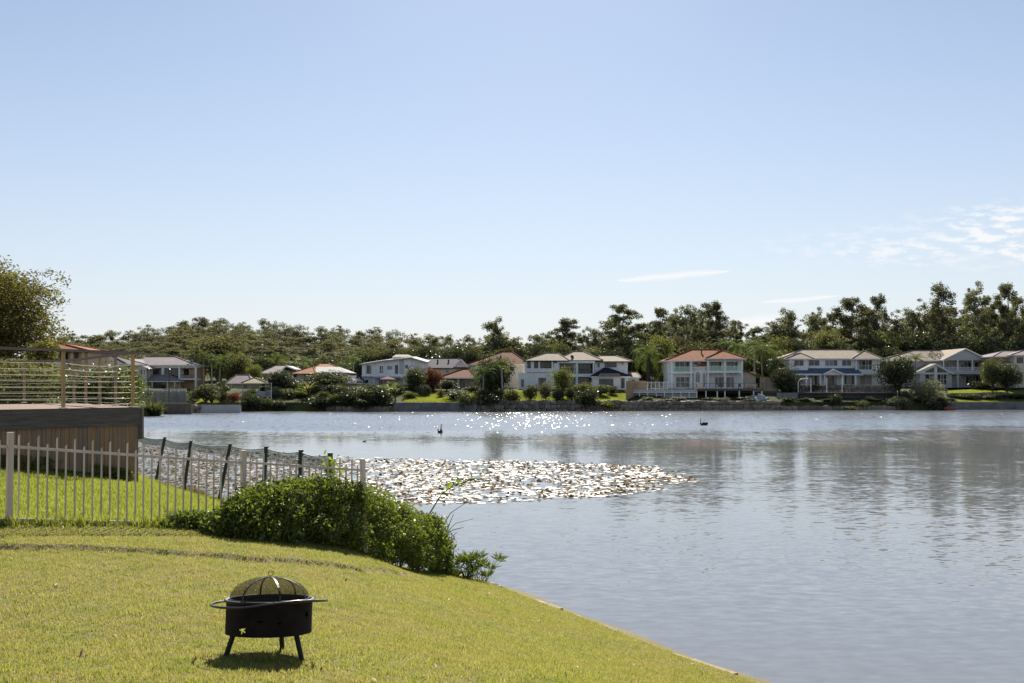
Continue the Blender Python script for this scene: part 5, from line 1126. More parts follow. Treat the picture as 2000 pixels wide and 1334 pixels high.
canoe('canoe', 'upturned white canoe leaning on the dark bank near the banana palms', 'canoe', 603, 792, 182.0, 1.5, 0.6, 0.28, M_trim, 0.1, math.radians(70))
canoe('kayak', 'bright orange kayak pulled up at the waterline by the bushes', 'kayak', 1857, 799, 193.5, 2.7, 0.75, 0.32, mat('orange_plastic', (0.75, 0.10, 0.03), 0.4, 0.05))
bn = thing('garden_bench', 'dark red bench on the bank below the gabled house', 'bench', px(1783, 788, 197)); X, Y, Z = px(1783, 788, 197); mr = mat('red_paint', (0.22, 0.035, 0.04), 0.6)
MB().box(X-1.0, X+1.0, Y-0.25, Y+0.25, Z+0.42, Z+0.48).build('seat', mr, bn); MB().box(X-1.0, X+1.0, Y+0.22, Y+0.28, Z+0.5, Z+0.95).build('backrest', mr, bn)
for sx in (-0.85, 0.85): MB().box(X+sx-0.04, X+sx+0.04, Y-0.2, Y+0.2, Z-0.1, Z+0.42).build('leg', M_trim, bn)
def barrel(x, y, d, m, label):
    o = thing('storage_drum', label, 'drum', px(x, y, d)); MB().lathe([(0.26,0),(0.29,0.05),(0.29,0.4),(0.31,0.43),(0.29,0.46),(0.29,0.85),(0.26,0.9),(0.001,0.9)], 14, (0,0,0)); me = MB().lathe([(0.26,0),(0.29,0.05),(0.29,0.4),(0.31,0.43),(0.29,0.46),(0.29,0.85),(0.26,0.9),(0.001,0.9)], 14).mesh('body'); link('body', me, m, o, True); link('lid', MB().lathe([(0.3,0.88),(0.3,0.95),(0.001,0.97)], 14).mesh('lid'), m, o)
barrel(564, 796, 182.5, mat('blue_plastic', (0.05, 0.17, 0.32), 0.5), 'blue plastic drum under the deck by the water'); barrel(573, 796, 182.5, mat('pink_plastic', (0.50, 0.09, 0.10), 0.5), 'pink-red plastic drum under the deck by the water')
cv = thing('covered_boat', 'boat under crumpled grey tarpaulin beneath the dark deck', 'boat', px(1475, 784, 191)); rng = np.random.default_rng(5); V = []
for i in range(17):
    for j in range(7):
        t = i/16*2-1; a = math.pi*j/6; w = 0.9*(1-abs(t)**3)+0.05; V.append((t*2.6, -w*math.cos(a)+rng.normal()*0.05, 0.15+1.0*(1-0.4*abs(t)**2)*math.sin(a)+rng.normal()*0.06))
link('tarpaulin', MB().add(V, [(i*7+q, i*7+q+1, (i+1)*7+q+1, (i+1)*7+q) for i in range(16) for q in range(6)]).mesh('tarpaulin'), mat('tarp', (0.34, 0.36, 0.38), 0.6, 0.2, 3), cv); link('hull', MB().box(-2.4, 2.4, -0.6, 0.6, -0.2, 0.3).mesh('hull'), M_greyw, cv)

# ------------------------------------------------------------------ trees beyond the houses
random.seed(21)
def hill_zone(x): return 'above the peach house' if x < 300 else 'above the white house with pale pink roof' if x < 500 else 'above the orange and pale sheet roofs' if x < 690 else 'above the white modern house'
def bank_zone(x): return 'behind the brown-orange roof' if x < 1030 else 'behind the large white house' if x < 1260 else 'behind the orange-roofed house' if x < 1500 else 'behind the weatherboard house' if x < 1740 else 'behind the white gabled house'
def leaf_word(k): return {'d': 'dark-leaved', 'm': 'mid-green', 'o': 'olive-green', 'h': 'sparse grey-green', 'l': 'yellow-green', 'g': 'open grey-green'}[k[0]]
# wooded hill at the left
HT = np.array([(-200,640),(60,662),(130,655),(170,648),(230,646),(290,640),(345,627),(390,622),(415,616),(470,626),(500,622),(545,628),(600,641),(622,633),(690,642),(745,641),(800,651),(860,652),(900,656),(950,661),(1010,668)], dtype=float)
nt_ = 0
for row, d in enumerate((455, 430, 405, 380, 355, 330, 305, 282)):
    x = 70+random.uniform(0, 30)
    while x < 1010:
        ytop = float(np.interp(x, HT[:, 0], HT[:, 1]))+row*9.5+random.uniform(-3, 9)+(random.uniform(-5, 2) if row == 0 else 0)
        z = fz(x, d); Hh = (CZ-(ytop-HY)/F*d)-z
        if Hh > 4.5:
            if Hh > 22: z += Hh-22; Hh = 22
            plant('hill%d' % random.randrange(6), 'gum_tree', 'grey-green gum tree in the hillside wood '+hill_zone(x), 'tree', x, d, z=z if Hh < 22 else fz(x, d), height=Hh if Hh < 22 else (CZ-(ytop-HY)/F*d)-fz(x, d), width=random.uniform(46, 66)*400/d*0.9, group='gum trees of the hillside wood '+hill_zone(x)); nt_ += 1
        x += random.uniform(30, 44)*(1.0+0.02*row)
# tall gums standing behind the houses on the right
SK = [(985,620,70,'leangum',250),(1045,655,55,0,270),(1072,650,50,1,268),(1105,622,70,2,255),(1140,645,50,5,265),(1165,640,50,3,268),(1215,595,78,4,252),(1255,632,50,6,262),(1290,602,50,0,256),(1322,606,44,5,262),(1345,597,56,1,255),(1372,600,50,3,262),(1398,590,64,2,253),(1440,626,50,6,260),(1475,640,56,4,262),
      (1515,628,60,1,258),(1550,605,66,3,255),(1590,602,60,5,258),(1625,612,46,0,262),(1655,583,86,2,252),(1712,577,44,4,250),(1750,622,54,6,260),(1782,602,60,1,256),(1825,553,68,3,250),(1862,600,50,0,260),(1898,553,78,5,250),(1940,590,48,6,258),(1962,555,60,2,250),(1995,580,60,4,254),(2040,560,70,1,254)]
for (x, yt, w, k, d) in SK:
    key = k if isinstance(k, str) else 'gum%d' % k
    side = 'leaning dark gum tree above the brown-orange roof' if key == 'leangum' else ('tall open gum tree behind the cream-roofed white house' if x < 1250 else 'tall open gum tree behind the orange-roofed house with glass balconies' if x < 1480 else 'tall open gum tree behind the weatherboard house with blue awning' if x < 1740 else 'very tall gum tree with bare limbs behind the white gabled house')
    plant(key, 'gum_tree', side, 'tree', x, d, ytop=yt, width=w, group=None if key == 'leangum' else side.replace('tree', 'trees').split(' with bare')[0], rot=0.0 if key == 'leangum' else None)
# second rank of gums closing the gaps behind them
SKA = np.array([(960, 655)]+[(q[0], q[1]) for q in SK], dtype=float); x = 955
while x < 2040:
    yt = float(np.interp(x, SKA[:, 0], SKA[:, 1])); yt = max(yt+random.uniform(14, 34), 600)
    plant(random.choice(('gum0','gum1','gum3','gum5','hill1','hill3','hill4')), 'gum_tree', 'shorter gum tree of the second rank '+bank_zone(x), 'tree', x, random.uniform(276, 298), ytop=yt, width=random.uniform(46, 70), group='second rank of gums '+bank_zone(x)); x += random.uniform(20, 30)
# lower trees filling in behind the roofs
x = 960
while x < 2040:
    base = 655 if x < 1500 else 640
    k = random.choice(('mid', 'dark', 'olive', 'hill', 'dark', 'hill')); key = k+str(random.randrange(2))
    plant(key, 'bushy_tree', leaf_word(key)+' bushy tree under the tall gums '+bank_zone(x), 'tree', x, random.uniform(238, 248), ytop=base+random.uniform(0, 26), width=random.uniform(48, 74), group=leaf_word(key)+' bushy trees '+bank_zone(x)); x += random.uniform(20, 30)
x = 960
while x < 2040:
    k = random.choice(('dark0', 'mid1', 'dark2', 'mid2', 'olive1')); plant(k, 'bushy_tree', leaf_word(k)+' bushy tree close '+bank_zone(x), 'tree', x, random.uniform(228, 235), ytop=678+random.uniform(-4, 14), width=random.uniform(46, 66), group=leaf_word(k)+' bushy trees close '+bank_zone(x)); x += random.uniform(22, 32)
x = 690
while x < 970:
    k = random.choice(('dark0', 'mid1', 'dark1', 'olive0')); plant(k, 'bushy_tree', 'low '+leaf_word(k)+' bushy tree at the hill foot '+hill_zone(x).replace('above', 'behind'), 'tree', x, random.uniform(236, 262), ytop=676+random.uniform(-6, 14), width=random.uniform(44, 66), group='low '+leaf_word(k)+' trees at the hill foot '+hill_zone(x).replace('above', 'behind')); x += random.uniform(22, 34)
x = 140
while x < 700:
    k = random.choice(('olive0', 'mid1', 'lime0', 'olive1', 'mid2')); plant(k, 'bushy_tree', 'low '+leaf_word(k)+' bushy tree at the hill foot '+hill_zone(x).replace('above', 'behind'), 'tree', x, random.uniform(238, 262), ytop=694+random.uniform(-8, 14), width=random.uniform(44, 66), group='low '+leaf_word(k)+' trees at the hill foot '+hill_zone(x).replace('above', 'behind')); x += random.uniform(24, 36)
# named middle-ground trees: (key, name, label, category, x, d, ytop, ybase, width)
G = [
 ('olive0','feathery_tree','large golden-green feathery tree behind the palms of the left bay','tree',428,226,655,None,104),
 ('olive1','feathery_tree','smaller golden-green feathery tree beside the large feathery one','tree',462,219,684,None,58),
 ('palm0','palm_tree','palm with bright drooping fronds beside the corner balcony','palm',398,212,676,762,44),
 ('palm1','palm_tree','taller palm with drooping fronds next to the feathery tree','palm',428,214,684,764,46),
 ('palm2','palm_tree','thin palm just behind the low grey-brown roof','palm',414,210,694,764,40),
 ('lime0','lime_tree','small lime-green tree behind the sand-yellow gazebo','tree',498,214,710,758,27),
 ('palm0','palm_tree','palm at the wood edge behind the pinkish roof','palm',545,236,684,752,40),
 ('palm1','palm_tree','palm beside the red roof among the trees','palm',592,236,690,748,40),
 ('dark0','dark_tree','dark round tree overhanging the deck between gazebo and orange roof','tree',545,193,722,775,56),
 ('mid0','leafy_tree','broad leafy hedge tree under the pale roof sheets','tree',640,197,722,760,74),
 ('banana0','banana_plant','big banana plant with sunlit leaves beside the cream house wall','banana plant',603,188,738,790,36),
 ('banana1','banana_plant','second banana plant with dark leaves below the orange roof','banana plant',591,189,750,792,30),
 ('mid1','leafy_tree','rounded green tree behind the small grey-roofed bungalow','tree',666,216,702,750,34),
 ('palm0','palm_tree','palm behind the left end of the white modern house','palm',690,222,690,745,40),
 ('mid2','leafy_tree','mottled leafy tree in front of the white modern house carport','tree',812,194,711,775,44),
 ('red0','russet_tree','russet-leaved tree beside the tan cottage','tree',846,196,714,772,38),
 ('dark1','dark_tree','dark dome-shaped tree behind the grey-roofed house','tree',922,232,679,740,34),
 ('dark2','dark_tree','dark spreading tree left of the leaning gum','tree',872,238,676,742,72),
 ('dark0','dark_tree','dark domed tree with pale rim above the brown-orange roof','tree',1006,236,674,735,52),
 ('dark1','dark_tree','dark ficus tree standing between the two tall palms','tree',962,190,694,790,66),
 ('palm0','palm_tree','tall palm with smooth pale trunk on the boulder wall','palm',982,184,690,789,62),
 ('palm1','palm_tree','tall palm with darker crown beside the pale-trunked palm','palm',943,186,706,790,54),
 ('mid0','leafy_tree','dense rounded green tree above the cream roof','tree',1100,234,667,735,40),
 ('lime1','lime_tree','airy pale green tree in front of the white house balconies','tree',1099,189,714,772,38),
 ('date','date_palm','shaggy date palm with hanging fronds beside the white house','palm',1266,212,662,765,70),
 ('lime0','lime_tree','yellow-green tree left of the orange roof','tree',1290,228,651,745,44),
 ('mid1','leafy_tree','rounded bright green tree rising behind the orange roof','tree',1359,224,662,745,56),
 ('grey0','grey_tree','silvery bush showing at the left end of the orange roof','tree',1318,222,680,740,26),
 ('palm1','palm_tree','palm right of the orange roof with long arching fronds','palm',1490,210,660,762,62),
 ('palm0','palm_tree','palm behind the end of the orange roof','palm',1442,226,660,745,52),
 ('palm2','palm_tree','slender palm between the two white houses','palm',1474,216,656,760,48),
 ('palm1','palm_tree','small palm by the beige paling fence','palm',1508,208,676,762,48),
 ('palm0','palm_tree','palm far behind the cream roof of the weatherboard house','palm',1410,236,655,740,44),
 ('dark2','dark_tree','dark round tree at the left corner of the weatherboard house','tree',1530,199,708,772,50),
 ('mid2','leafy_tree','narrow dark tree behind the beige paling fence','tree',1517,204,690,765,34),
 ('palm2','palm_tree','palm behind the roof right of the weatherboard house','palm',1734,238,664,735,44),
 ('palm0','palm_tree','low palm above the cream roof ridge','palm',1660,240,667,735,44),
 ('dark0','dark_tree','dark magnolia tree between the weatherboard and gabled houses','tree',1756,199,694,770,60),
 ('palm2','palm_tree','palm with drooping crown in front of the gabled house roof','palm',1789,199,689,760,38),
 ('mid1','leafy_tree','tall green hedge tree right of the gabled house','tree',1938,206,694,762,46),
 ('dark1','dark_tree','lower dark hedge tree beside the cream house at the edge','tree',1966,207,708,764,58),
]
for g in G:
    plant(g[0], g[1], g[2], g[3], g[4], g[5], ytop=g[6], ybase=g[7], width=g[8])
# shrubs of the banks and gardens: key, label, x, ybase, ytop, width
S = [
 ('spiky0','clump of strappy green leaves at the water beside the timber deck',295,813,780,54),
 ('mid1','climbing green bush over the lattice screen fence',352,790,762,34),('darkshrub0','clipped dark bush on the brown stone bank',371,800,782,18),
 ('mid0','mixed green bush beside the sloping dark hedge',402,790,748,48),('lime1','pale flowering bush at the edge of the small lawn',414,790,756,34),('darkshrub1','dark upright conifer-like bush by the small lawn',433,788,756,20),
 ('red0','pink-red flowering bush beside the gazebo',454,790,764,32),('grey0','pale grey-green bush above the fenced lake wall',447,795,779,26),('limeshrub0','yellow-green tuft at the end of the pale lake wall',474,804,792,14),
 ('darkshrub0','dark bush hanging over the water below the gazebo',496,802,766,40),('shrub0','loose green bush beside the white pole',520,800,778,24),('darkshrub1','dark bush in the corner under the deck',542,800,778,26),
 ('darkshrub0','dark bush behind the white canoe',628,798,772,44),('limeshrub1','lime-green clipped hedge below the bungalow',634,786,770,26),('shrub1','pale-leaved shrub below the bungalow veranda',655,790,766,26),('darkshrub1','large dark shrub right of the bungalow',680,792,755,42),('shrub2','light green shrub behind the large dark shrub',668,772,752,24),
 ('mid2','broad leafy shrub mass below the white modern house',722,792,748,54),('darkshrub0','dark shrub mass over the brown bank',742,794,752,52),('banana1','banana clump with broad leaves by the carport',772,788,745,36),('shrub0','spreading green shrub on the brown bank edge',708,802,780,40),
 ('banana0','banana plant with pale leaves below the umbrella',762,778,746,26),('limeshrub0','yellow-green mound on the grassy bank',800,778,764,26),('grey1','dry pale shrub on the grassy bank',826,772,752,24),('limeshrub1','small bright shrub on the mown bank',861,775,758,18),('darkshrub1','dark low hedge before the tan cottage',890,780,760,44),
 ('shrub1','mottled shrub at the end of the concrete wall',914,802,762,40),('darkshrub0','dark shrub under the pale-trunked palm',955,795,768,48),('shrub2','green shrub right of the pale-trunked palm',1000,788,760,26),
 ('shrub0','first rounded shrub on the lawn above the boulder wall',1036,782,750,28),('grey0','pale mottled tall shrub above the boulder wall',1066,782,740,30),('darkshrub1','dark rounded shrub below the airy pale tree',1091,784,752,28),('shrub1','loose shrub right of the dark rounded shrub',1116,782,756,24),
 ('lime1','yellow-green spreading shrub above the big dark bush',1140,780,745,44),('darkshrub0','big dark bush spilling over the boulder wall to the water',1141,802,757,46),('shrub2','rounded green shrub in front of the slate-roofed room',1172,772,750,32),('shrub0','low green shrub by the sloping lawn',1196,770,752,20),('limeshrub0','pale low shrub beside the lake steps',1186,798,782,36),
 ('limeshrub1','pale green bush beside the white pool fence',1276,760,738,20),('shrub1','tall green bush at the left corner of the orange-roofed house',1294,758,718,22),('shrub2','leafy bush by the beige deck fence',1478,757,727,24),
 ('darkshrub1','dark bush below the dark round tree',1544,772,735,36),('shrub0','low shrub hanging over the terrace wall',1588,766,750,26),('darkshrub0','round brown-green bush against the terrace wall',1632,794,768,22),('shrub1','ragged shrub at the water by the terrace wall',1682,798,778,26),('limeshrub0','yellow-green weeds at the waterline below the terrace',1658,801,792,36),('grey1','brownish heathy bush at the end of the terrace wall',1752,799,772,50),
 ('grey0','large silver-green bush on the bank below the gabled house',1810,790,736,62),('darkshrub1','dark bush below the large silver-green bush',1835,799,768,38),('shrub2','green bush left of the red bench',1766,785,762,28),('grey1','grey bush at the water left of the orange kayak',1822,800,780,40),('darkshrub0','dark bush under the verandah of the gabled house',1920,760,742,40),
 ('shrub0','low hedge mound on the upper terrace wall',1888,780,768,44),('shrub1','low hedge mound beside the first on the terrace wall',1935,780,768,52),('shrub2','low hedge mound at the far end of the terrace wall',1985,780,768,52),('limeshrub1','yellow tuft of weeds beside the orange kayak',1860,797,788,16),
]
for (k, lab, x, yb, yt, w) in S:
    d = ground_hit(x, yb); d = min(d, 212)
    plant(k, 'shrub' if k[0] != 'b' else 'banana_plant', lab, 'shrub' if k[0] != 'b' else 'banana plant', x, d, ytop=yt, ybase=yb, width=w)
# clipped hedge sloping down beside the left bay house
hd = thing('clipped_hedge', 'dark clipped hedge sloping down beside the pink-roofed house', 'hedge', px(345, 762, 200)); rng = np.random.default_rng(9); t = rng.random(4200)
a, c = px(344, 756, 202), px(384, 776, 192); P_ = np.array(a)[None]*(1-t[:, None])+np.array(c)[None]*t[:, None]; P_ = P_+np.c_[rng.uniform(-0.3, 0.3, 4200), rng.uniform(-0.5, 0.5, 4200), rng.uniform(-1.3, 0.25, 4200)]-np.array(hd.location)
V, Fq = leaf_quads(P_, 0.13, 0.5, rng=rng); link('foliage', mesh_np('foliage', V, Fq), L_dark, hd)
# lawns in sun between the shrubs: long grass on the far banks
def far_grass(name, x0, x1, s0, s1, n, h, m):
    rng = np.random.default_rng(int(x0)); x = rng.uniform(x0, x1, n); d = shore(x)+rng.uniform(s0, s1, n); z = far_z(x, d); X = (x-1000)/F*d; hh = h*rng.uniform(0.5, 1.2, n); w = 0.05; a = rng.uniform(0, 6.28, n); l = rng.normal(size=(n, 2))*0.4*h
    v = np.zeros((n, 3, 3)); v[:, 0] = np.c_[X-np.cos(a)*w, d-np.sin(a)*w, z-0.02]; v[:, 1] = np.c_[X+np.cos(a)*w, d+np.sin(a)*w, z-0.02]; v[:, 2] = np.c_[X+l[:, 0], d+l[:, 1], z+hh]
    tag(link(name, mesh_np(name, v.reshape(-1, 3), np.arange(3*n).reshape(-1, 3)), m), kind='stuff')
far_grass('bank_grass', 790, 930, 1.5, 12, 26000, 0.22, b2.m); far_grass('bank_grass', 960, 1225, 1.4, 14, 40000, 0.12, b2.m); far_grass('bank_grass', 1848, 2030, 1.3, 6, 40000, 0.08, b2.m); far_grass('bank_grass', 1848, 2030, 9.4, 16, 34000, 0.08, b2.m); far_grass('bank_grass', 376, 470, 2, 9, 12000, 0.1, b2.m)

# filler shrubs on the shaded banks
random.seed(33)
for i in range(74):
    x = random.uniform(372, 1000) if i < 52 else random.uniform(1225, 1860); s_ = random.uniform(1.6, 15) if i < 52 else random.uniform(1.3, 4.0); d = float(shore(x))+s_; k = random.choice(('darkshrub0','darkshrub1','shrub0','shrub1','shrub2','darkshrub0','dark1','limeshrub0','grey0'))
    if 790 < x < 930 and s_ < 9: continue
    if 376 < x < 470 and s_ < 8: continue
    plant(k, 'shrub', 'small dark shrub on the shaded bank of the far gardens', 'shrub', x, d, height=random.uniform(0.7, 2.4) if i < 52 else random.uniform(0.4, 1.0), width=random.uniform(18, 36), group='shrubs of the shaded bank')
# ------------------------------------------------------------------ neighbour's trees and shrubs round the deck
plantL = lambda key, name, label, cat, x, d, yt, yb, w, **k: plant(key, name, label, cat, x, d, ytop=yt, ybase=yb, width=w, **k)
L_gold = leafmat('golden_leaf', (0.13, 0.115, 0.04), 0.45, 0.45, objvar=0.05, warm=(0.24, 0.17, 0.05))
L_vine = leafmat('vine_leaf', (0.085, 0.11, 0.03), 0.4, 0.45, rough=0.35, spec=0.7, objvar=0.05)
def bigleaf_tree(name, label, cat, x, d, yt, yb, w, seed, leafm, leaf, n, per, trunk, pn=('trunk', 'crown'), droop=0.3, barkm=None, rad=(0.25, 0.5)):
    H_ = (yb-yt)*d/F; W_ = w*d/F/2; key = name+str(seed)
    proto(key, make_round(seed, W_, H_, leaf, n, per, trunk, droop, rad, 0.0, 0.06), leafm, barkm or M_darkbark, pn)
    o = plant(key, name, label, cat, x, d, ytop=yt, ybase=yb, width=w); return o
bigleaf_tree('golden_tree', 'big golden-green bottlebrush tree rising above the deck railing', 'tree', -26, 56, 484, 830, 218, 501, L_gold, 0.066, 240, 230, 0.12, rad=(0.18, 0.32))
bigleaf_tree('olive_shrub', 'olive green feathery shrub behind the deck railing', 'shrub', 30, 33, 692, 815, 190, 502, L_olive, 0.05, 70, 60, 0.02, ('stem', 'foliage'), 0.8, rad=(0.2, 0.45))
bigleaf_tree('vine_mound', 'dark green vine-covered mound behind the cable railing of the deck', 'shrub', 200, 34, 700, 815, 128, 503, L_vine, 0.045, 60, 60, 0.02, ('stem', 'foliage'), 0.1, rad=(0.25, 0.5))
bigleaf_tree('yellow_shrub', 'yellow-green loose shrub under the golden tree', 'shrub', 88, 40, 662, 800, 60, 504, L_gold, 0.06, 34, 50, 0.02, ('stem', 'foliage'), 0.5, rad=(0.25, 0.5))
bigleaf_tree('vine_mound', 'smaller vine clump by the corner post of the deck', 'shrub', 250, 36, 716, 812, 44, 505, L_vine, 0.05, 30, 50, 0.02, ('stem', 'foliage'), 0.1, rad=(0.25, 0.5))

# ------------------------------------------------------------------ big shrub at the end of the picket fence
L_bush = leafmat('hedge_leaf', (0.125, 0.15, 0.026), 0.5, 0.4, rough=0.4, spec=0.6, objvar=0.0, clump=1.2)
bush = thing('lakeside_shrub', 'large dense green shrub growing through the end of the picket fence', 'shrub', (-2.6, 16.2, nz(-2.6, 16.2)))
rng = np.random.default_rng(77)
# ridge line of the mound: (pixel x, top y, base y, distance, half depth)
RID = [(420,1012,1040,14.0,0.35),(450,985,1044,14.1,0.5),(480,952,1046,14.3,0.6),(540,935,1052,14.8,0.75),(600,930,1060,15.4,0.85),(660,934,1068,15.9,0.9),(720,946,1078,16.5,0.9),(770,974,1090,17.4,0.9),(815,996,1104,18.5,0.85),(848,1008,1118,19.5,0.7),(868,1052,1127,20.4,0.4)]
RA = np.array(RID, dtype=float); tt = np.linspace(0, len(RID)-1, 90); cols = [np.interp(tt, np.arange(len(RID)), RA[:, k]) for k in range(5)]
cents, rads = [], []
for x, y0, y1, d, hd_ in zip(*cols):
    for q in range(11):
        f = rng.random()**0.8; yy = y0+(y1-y0)*f; dd = d+rng.uniform(-1, 1)*hd_*math.sqrt(max(0.05, min(1, f*1.6)))
        r = rng.uniform(0.10, 0.22); p_ = px(x+rng.normal()*6, yy, dd); zlo = nz(p_.x, p_.y)
        p_.z = max(p_.z, zlo+0.02); ztop = px(x, y0, dd).z-r*0.75; p_.z = min(p_.z, max(ztop, zlo+0.05)); cents.append(np.array(p_)); rads.append(r)
C = clump_points(cents, rads, 2600, rng, 0.85, 0.45, 0.14); C -= np.array(bush.location)
V, Fq = leaf_quads(C, 0.031, 0.5, 0.15, 0.6, rng=rng); link('foliage', mesh_np('foliage', V, Fq), L_bush, bush)
mb = MB()
for i in range(40):
    c = cents[rng.integers(len(cents))]; zg = nz(c[0], c[1]); mb.tube([(c[0], c[1], zg-0.05), (c[0]+rng.normal()*0.1, c[1]+rng.normal()*0.1, (zg+c[2])/2), tuple(c)], [0.018, 0.012, 0.006], 5)
tag(mb.build('stem', M_darkbark, bush), kind='stuff')
# long shoots over the water
def big_leaf(mbv, mbf, p, a, L, w, nrm):
    a = a.normalized(); s = a.cross(nrm).normalized(); n2 = s.cross(a); o = len(mbv)
    mbv += [p, p+a*L*0.35+s*w-n2*w*0.2, p+a*L*0.75+s*w*0.6-n2*w*0.35, p+a*L-n2*w*0.6, p+a*L*0.75-s*w*0.6-n2*w*0.35, p+a*L*0.35-s*w-n2*w*0.2, p+a*L*0.5]
    mbf += [(o,o+1,o+6),(o+1,o+2,o+6),(o+2,o+3,o+6),(o+3,o+4,o+6),(o+4,o+5,o+6),(o+5,o,o+6)]
L_shoot = leafmat('shoot_leaf', (0.16, 0.22, 0.03), 0.55, 0.25, objvar=0)
pts = [px(838,1005,19.4), px(850,985,19.3), px(862,966,19.2), px(880,952,19.2), px(905,942,19.2), px(935,933,19.2)]
shoot = MB().tube(pts, [0.014,0.012,0.010,0.008,0.006,0.004], 6).build('long_shoot', M_darkbark, bush); shoot['label'] = 'long arching shoot with bright leaves'
LV, LF = [], []
for i in range(24):
    t = 0.38+0.62*i/23; k = t*(len(pts)-1); j = min(int(k), len(pts)-2); p_ = pts[j].lerp(pts[j+1], k-j); dr = (pts[j+1]-pts[j]).normalized()
    a = dr*0.5+Vector(rng.normal(size=3))*0.5+Vector((0,0,0.2 if i % 2 else -0.45)); big_leaf(LV, LF, p_, a, rng.uniform(0.10, 0.19), rng.uniform(0.03, 0.045), Vector((rng.normal()*0.3, -0.5, 1)).normalized())
MB().add([v-Vector((0,0,0)) for v in LV], LF).build('leaves', L_shoot, shoot)
tw = [[(858,1038),(880,1002),(905,985),(922,978)],[(856,1052),(872,1040),(890,1022),(925,1013)],[(862,1048),(885,1035),(905,1030)],[(872,1040),(880,1018),(886,1004)],[(858,1058),(880,1050),(892,1040)]]
mb = MB()
for br in tw:
    mb.tube([px(x, y, 20.0+0.2*i) for i, (x, y) in enumerate(br)], [0.011-0.0025*i for i in range(len(br))], 5)
mb.build('dry_twig', M_darkbark, bush)
L_dry = leafmat('withered_leaf', (0.12, 0.075, 0.045), 0.3, 0.4, objvar=0)
C = np.array([np.array(px(866+rng.normal()*9, 1088+rng.normal()*22, 20.7+rng.normal()*0.2)) for i in range(420)])-np.array(bush.location); V, Fq = leaf_quads(C, 0.045, 0.4, 0.9, rng=rng)
link('withered_leaves', mesh_np('withered_leaves', V, Fq), L_dry, bush)
C = np.array([np.array(px(644+rng.normal()*8, 920+rng.normal()*15, 16.1+rng.normal()*0.1)) for i in range(160)])-np.array(bush.location); V, Fq = leaf_quads(C, 0.045, 0.5, 0.0, rng=rng); tag(link('fence_sprig', mesh_np('fence_sprig', V, Fq), L_shoot, bush), kind='stuff')
# creeper low along the fence foot
cr = thing('low_creeper', 'low dark green creeper along the foot of the picket fence', 'creeper', (-4.9, 13.6, nz(-4.9, 13.6))); C = []
for i in range(5200):
    t = 2.0+rng.random()**0.8*1.6; q = fp(t); hgt = 0.22*min(1, (t-1.9)/0.4)*rng.random(); C.append((q.x+rng.normal()*0.13+0.05, q.y+rng.normal()*0.13-0.05, nz(q.x, q.y)+hgt) if i % 40 == 0 else None)
T_ = 2.0+rng.random(5200)**0.8*1.7; X_ = A.x+0.729*T_+rng.normal(size=5200)*0.12; Y_ = A.y+0.685*T_+rng.normal(size=5200)*0.12; Z_ = near_z(X_, Y_)+0.24*np.clip((T_-1.95)/0.4, 0, 1)*rng.random(5200)
V, Fq = leaf_quads(np.c_[X_, Y_, Z_]-np.array(cr.location), 0.035, 0.5, 0.1, 0.6, rng=rng); link('foliage', mesh_np('foliage', V, Fq), L_bush, cr)
cr2 = thing('low_creeper', 'thin weedy creeper against the foot of the deck cladding', 'creeper', (-9, 19.2, nz(-9, 19.2))); T_ = rng.random(2600)**1.2*4.6; kk = T_+0.25; X_ = Cn.x+FD.x*kk+nF.x*np.abs(rng.normal(size=2600))*0.12; Y_ = Cn.y+FD.y*kk+nF.y*np.abs(rng.normal(size=2600))*0.12; Z_ = near_z(X_, Y_)+0.3*rng.random(2600)*(0.3+0.7*(np.sin(kk*3.1) > -0.2))
V, Fq = leaf_quads(np.c_[X_, Y_, Z_]-np.array(cr2.location), 0.035, 0.5, 0.1, 0.6, rng=rng); link('foliage', mesh_np('foliage', V, Fq), L_bush, cr2)
# rough weeds on the bank below the wire fence
n = 9000; t = rng.random(n); g0, g1 = np.array((-9.2, 25.6)), np.array((-2.9, 17.0)); Pn = g0*(1-t[:, None])+g1*t[:, None]+np.outer(rng.uniform(0.0, 1.1, n), (0.83, 0.56)); X_, Y_ = Pn[:, 0], Pn[:, 1]; Z_ = near_z(X_, Y_); hh = rng.uniform(0.1, 0.42, n)*(0.5+0.5*np.sin(X_*2.3)**2); a = rng.uniform(0, 6.28, n); l = rng.normal(size=(n, 2))*0.12
v = np.zeros((n, 3, 3)); v[:, 0] = np.c_[X_-np.cos(a)*0.011, Y_-np.sin(a)*0.011, Z_-0.03]; v[:, 1] = np.c_[X_+np.cos(a)*0.011, Y_+np.sin(a)*0.011, Z_-0.03]; v[:, 2] = np.c_[X_+l[:, 0], Y_+l[:, 1], Z_+hh]
tag(link('bank_weeds', mesh_np('bank_weeds', v.reshape(-1, 3), np.arange(3*n).reshape(-1, 3)), leafmat('weed_blade', (0.17, 0.15, 0.05), 0.45, 0.45, objvar=0, warm=(0.22, 0.09, 0.05))), kind='stuff')
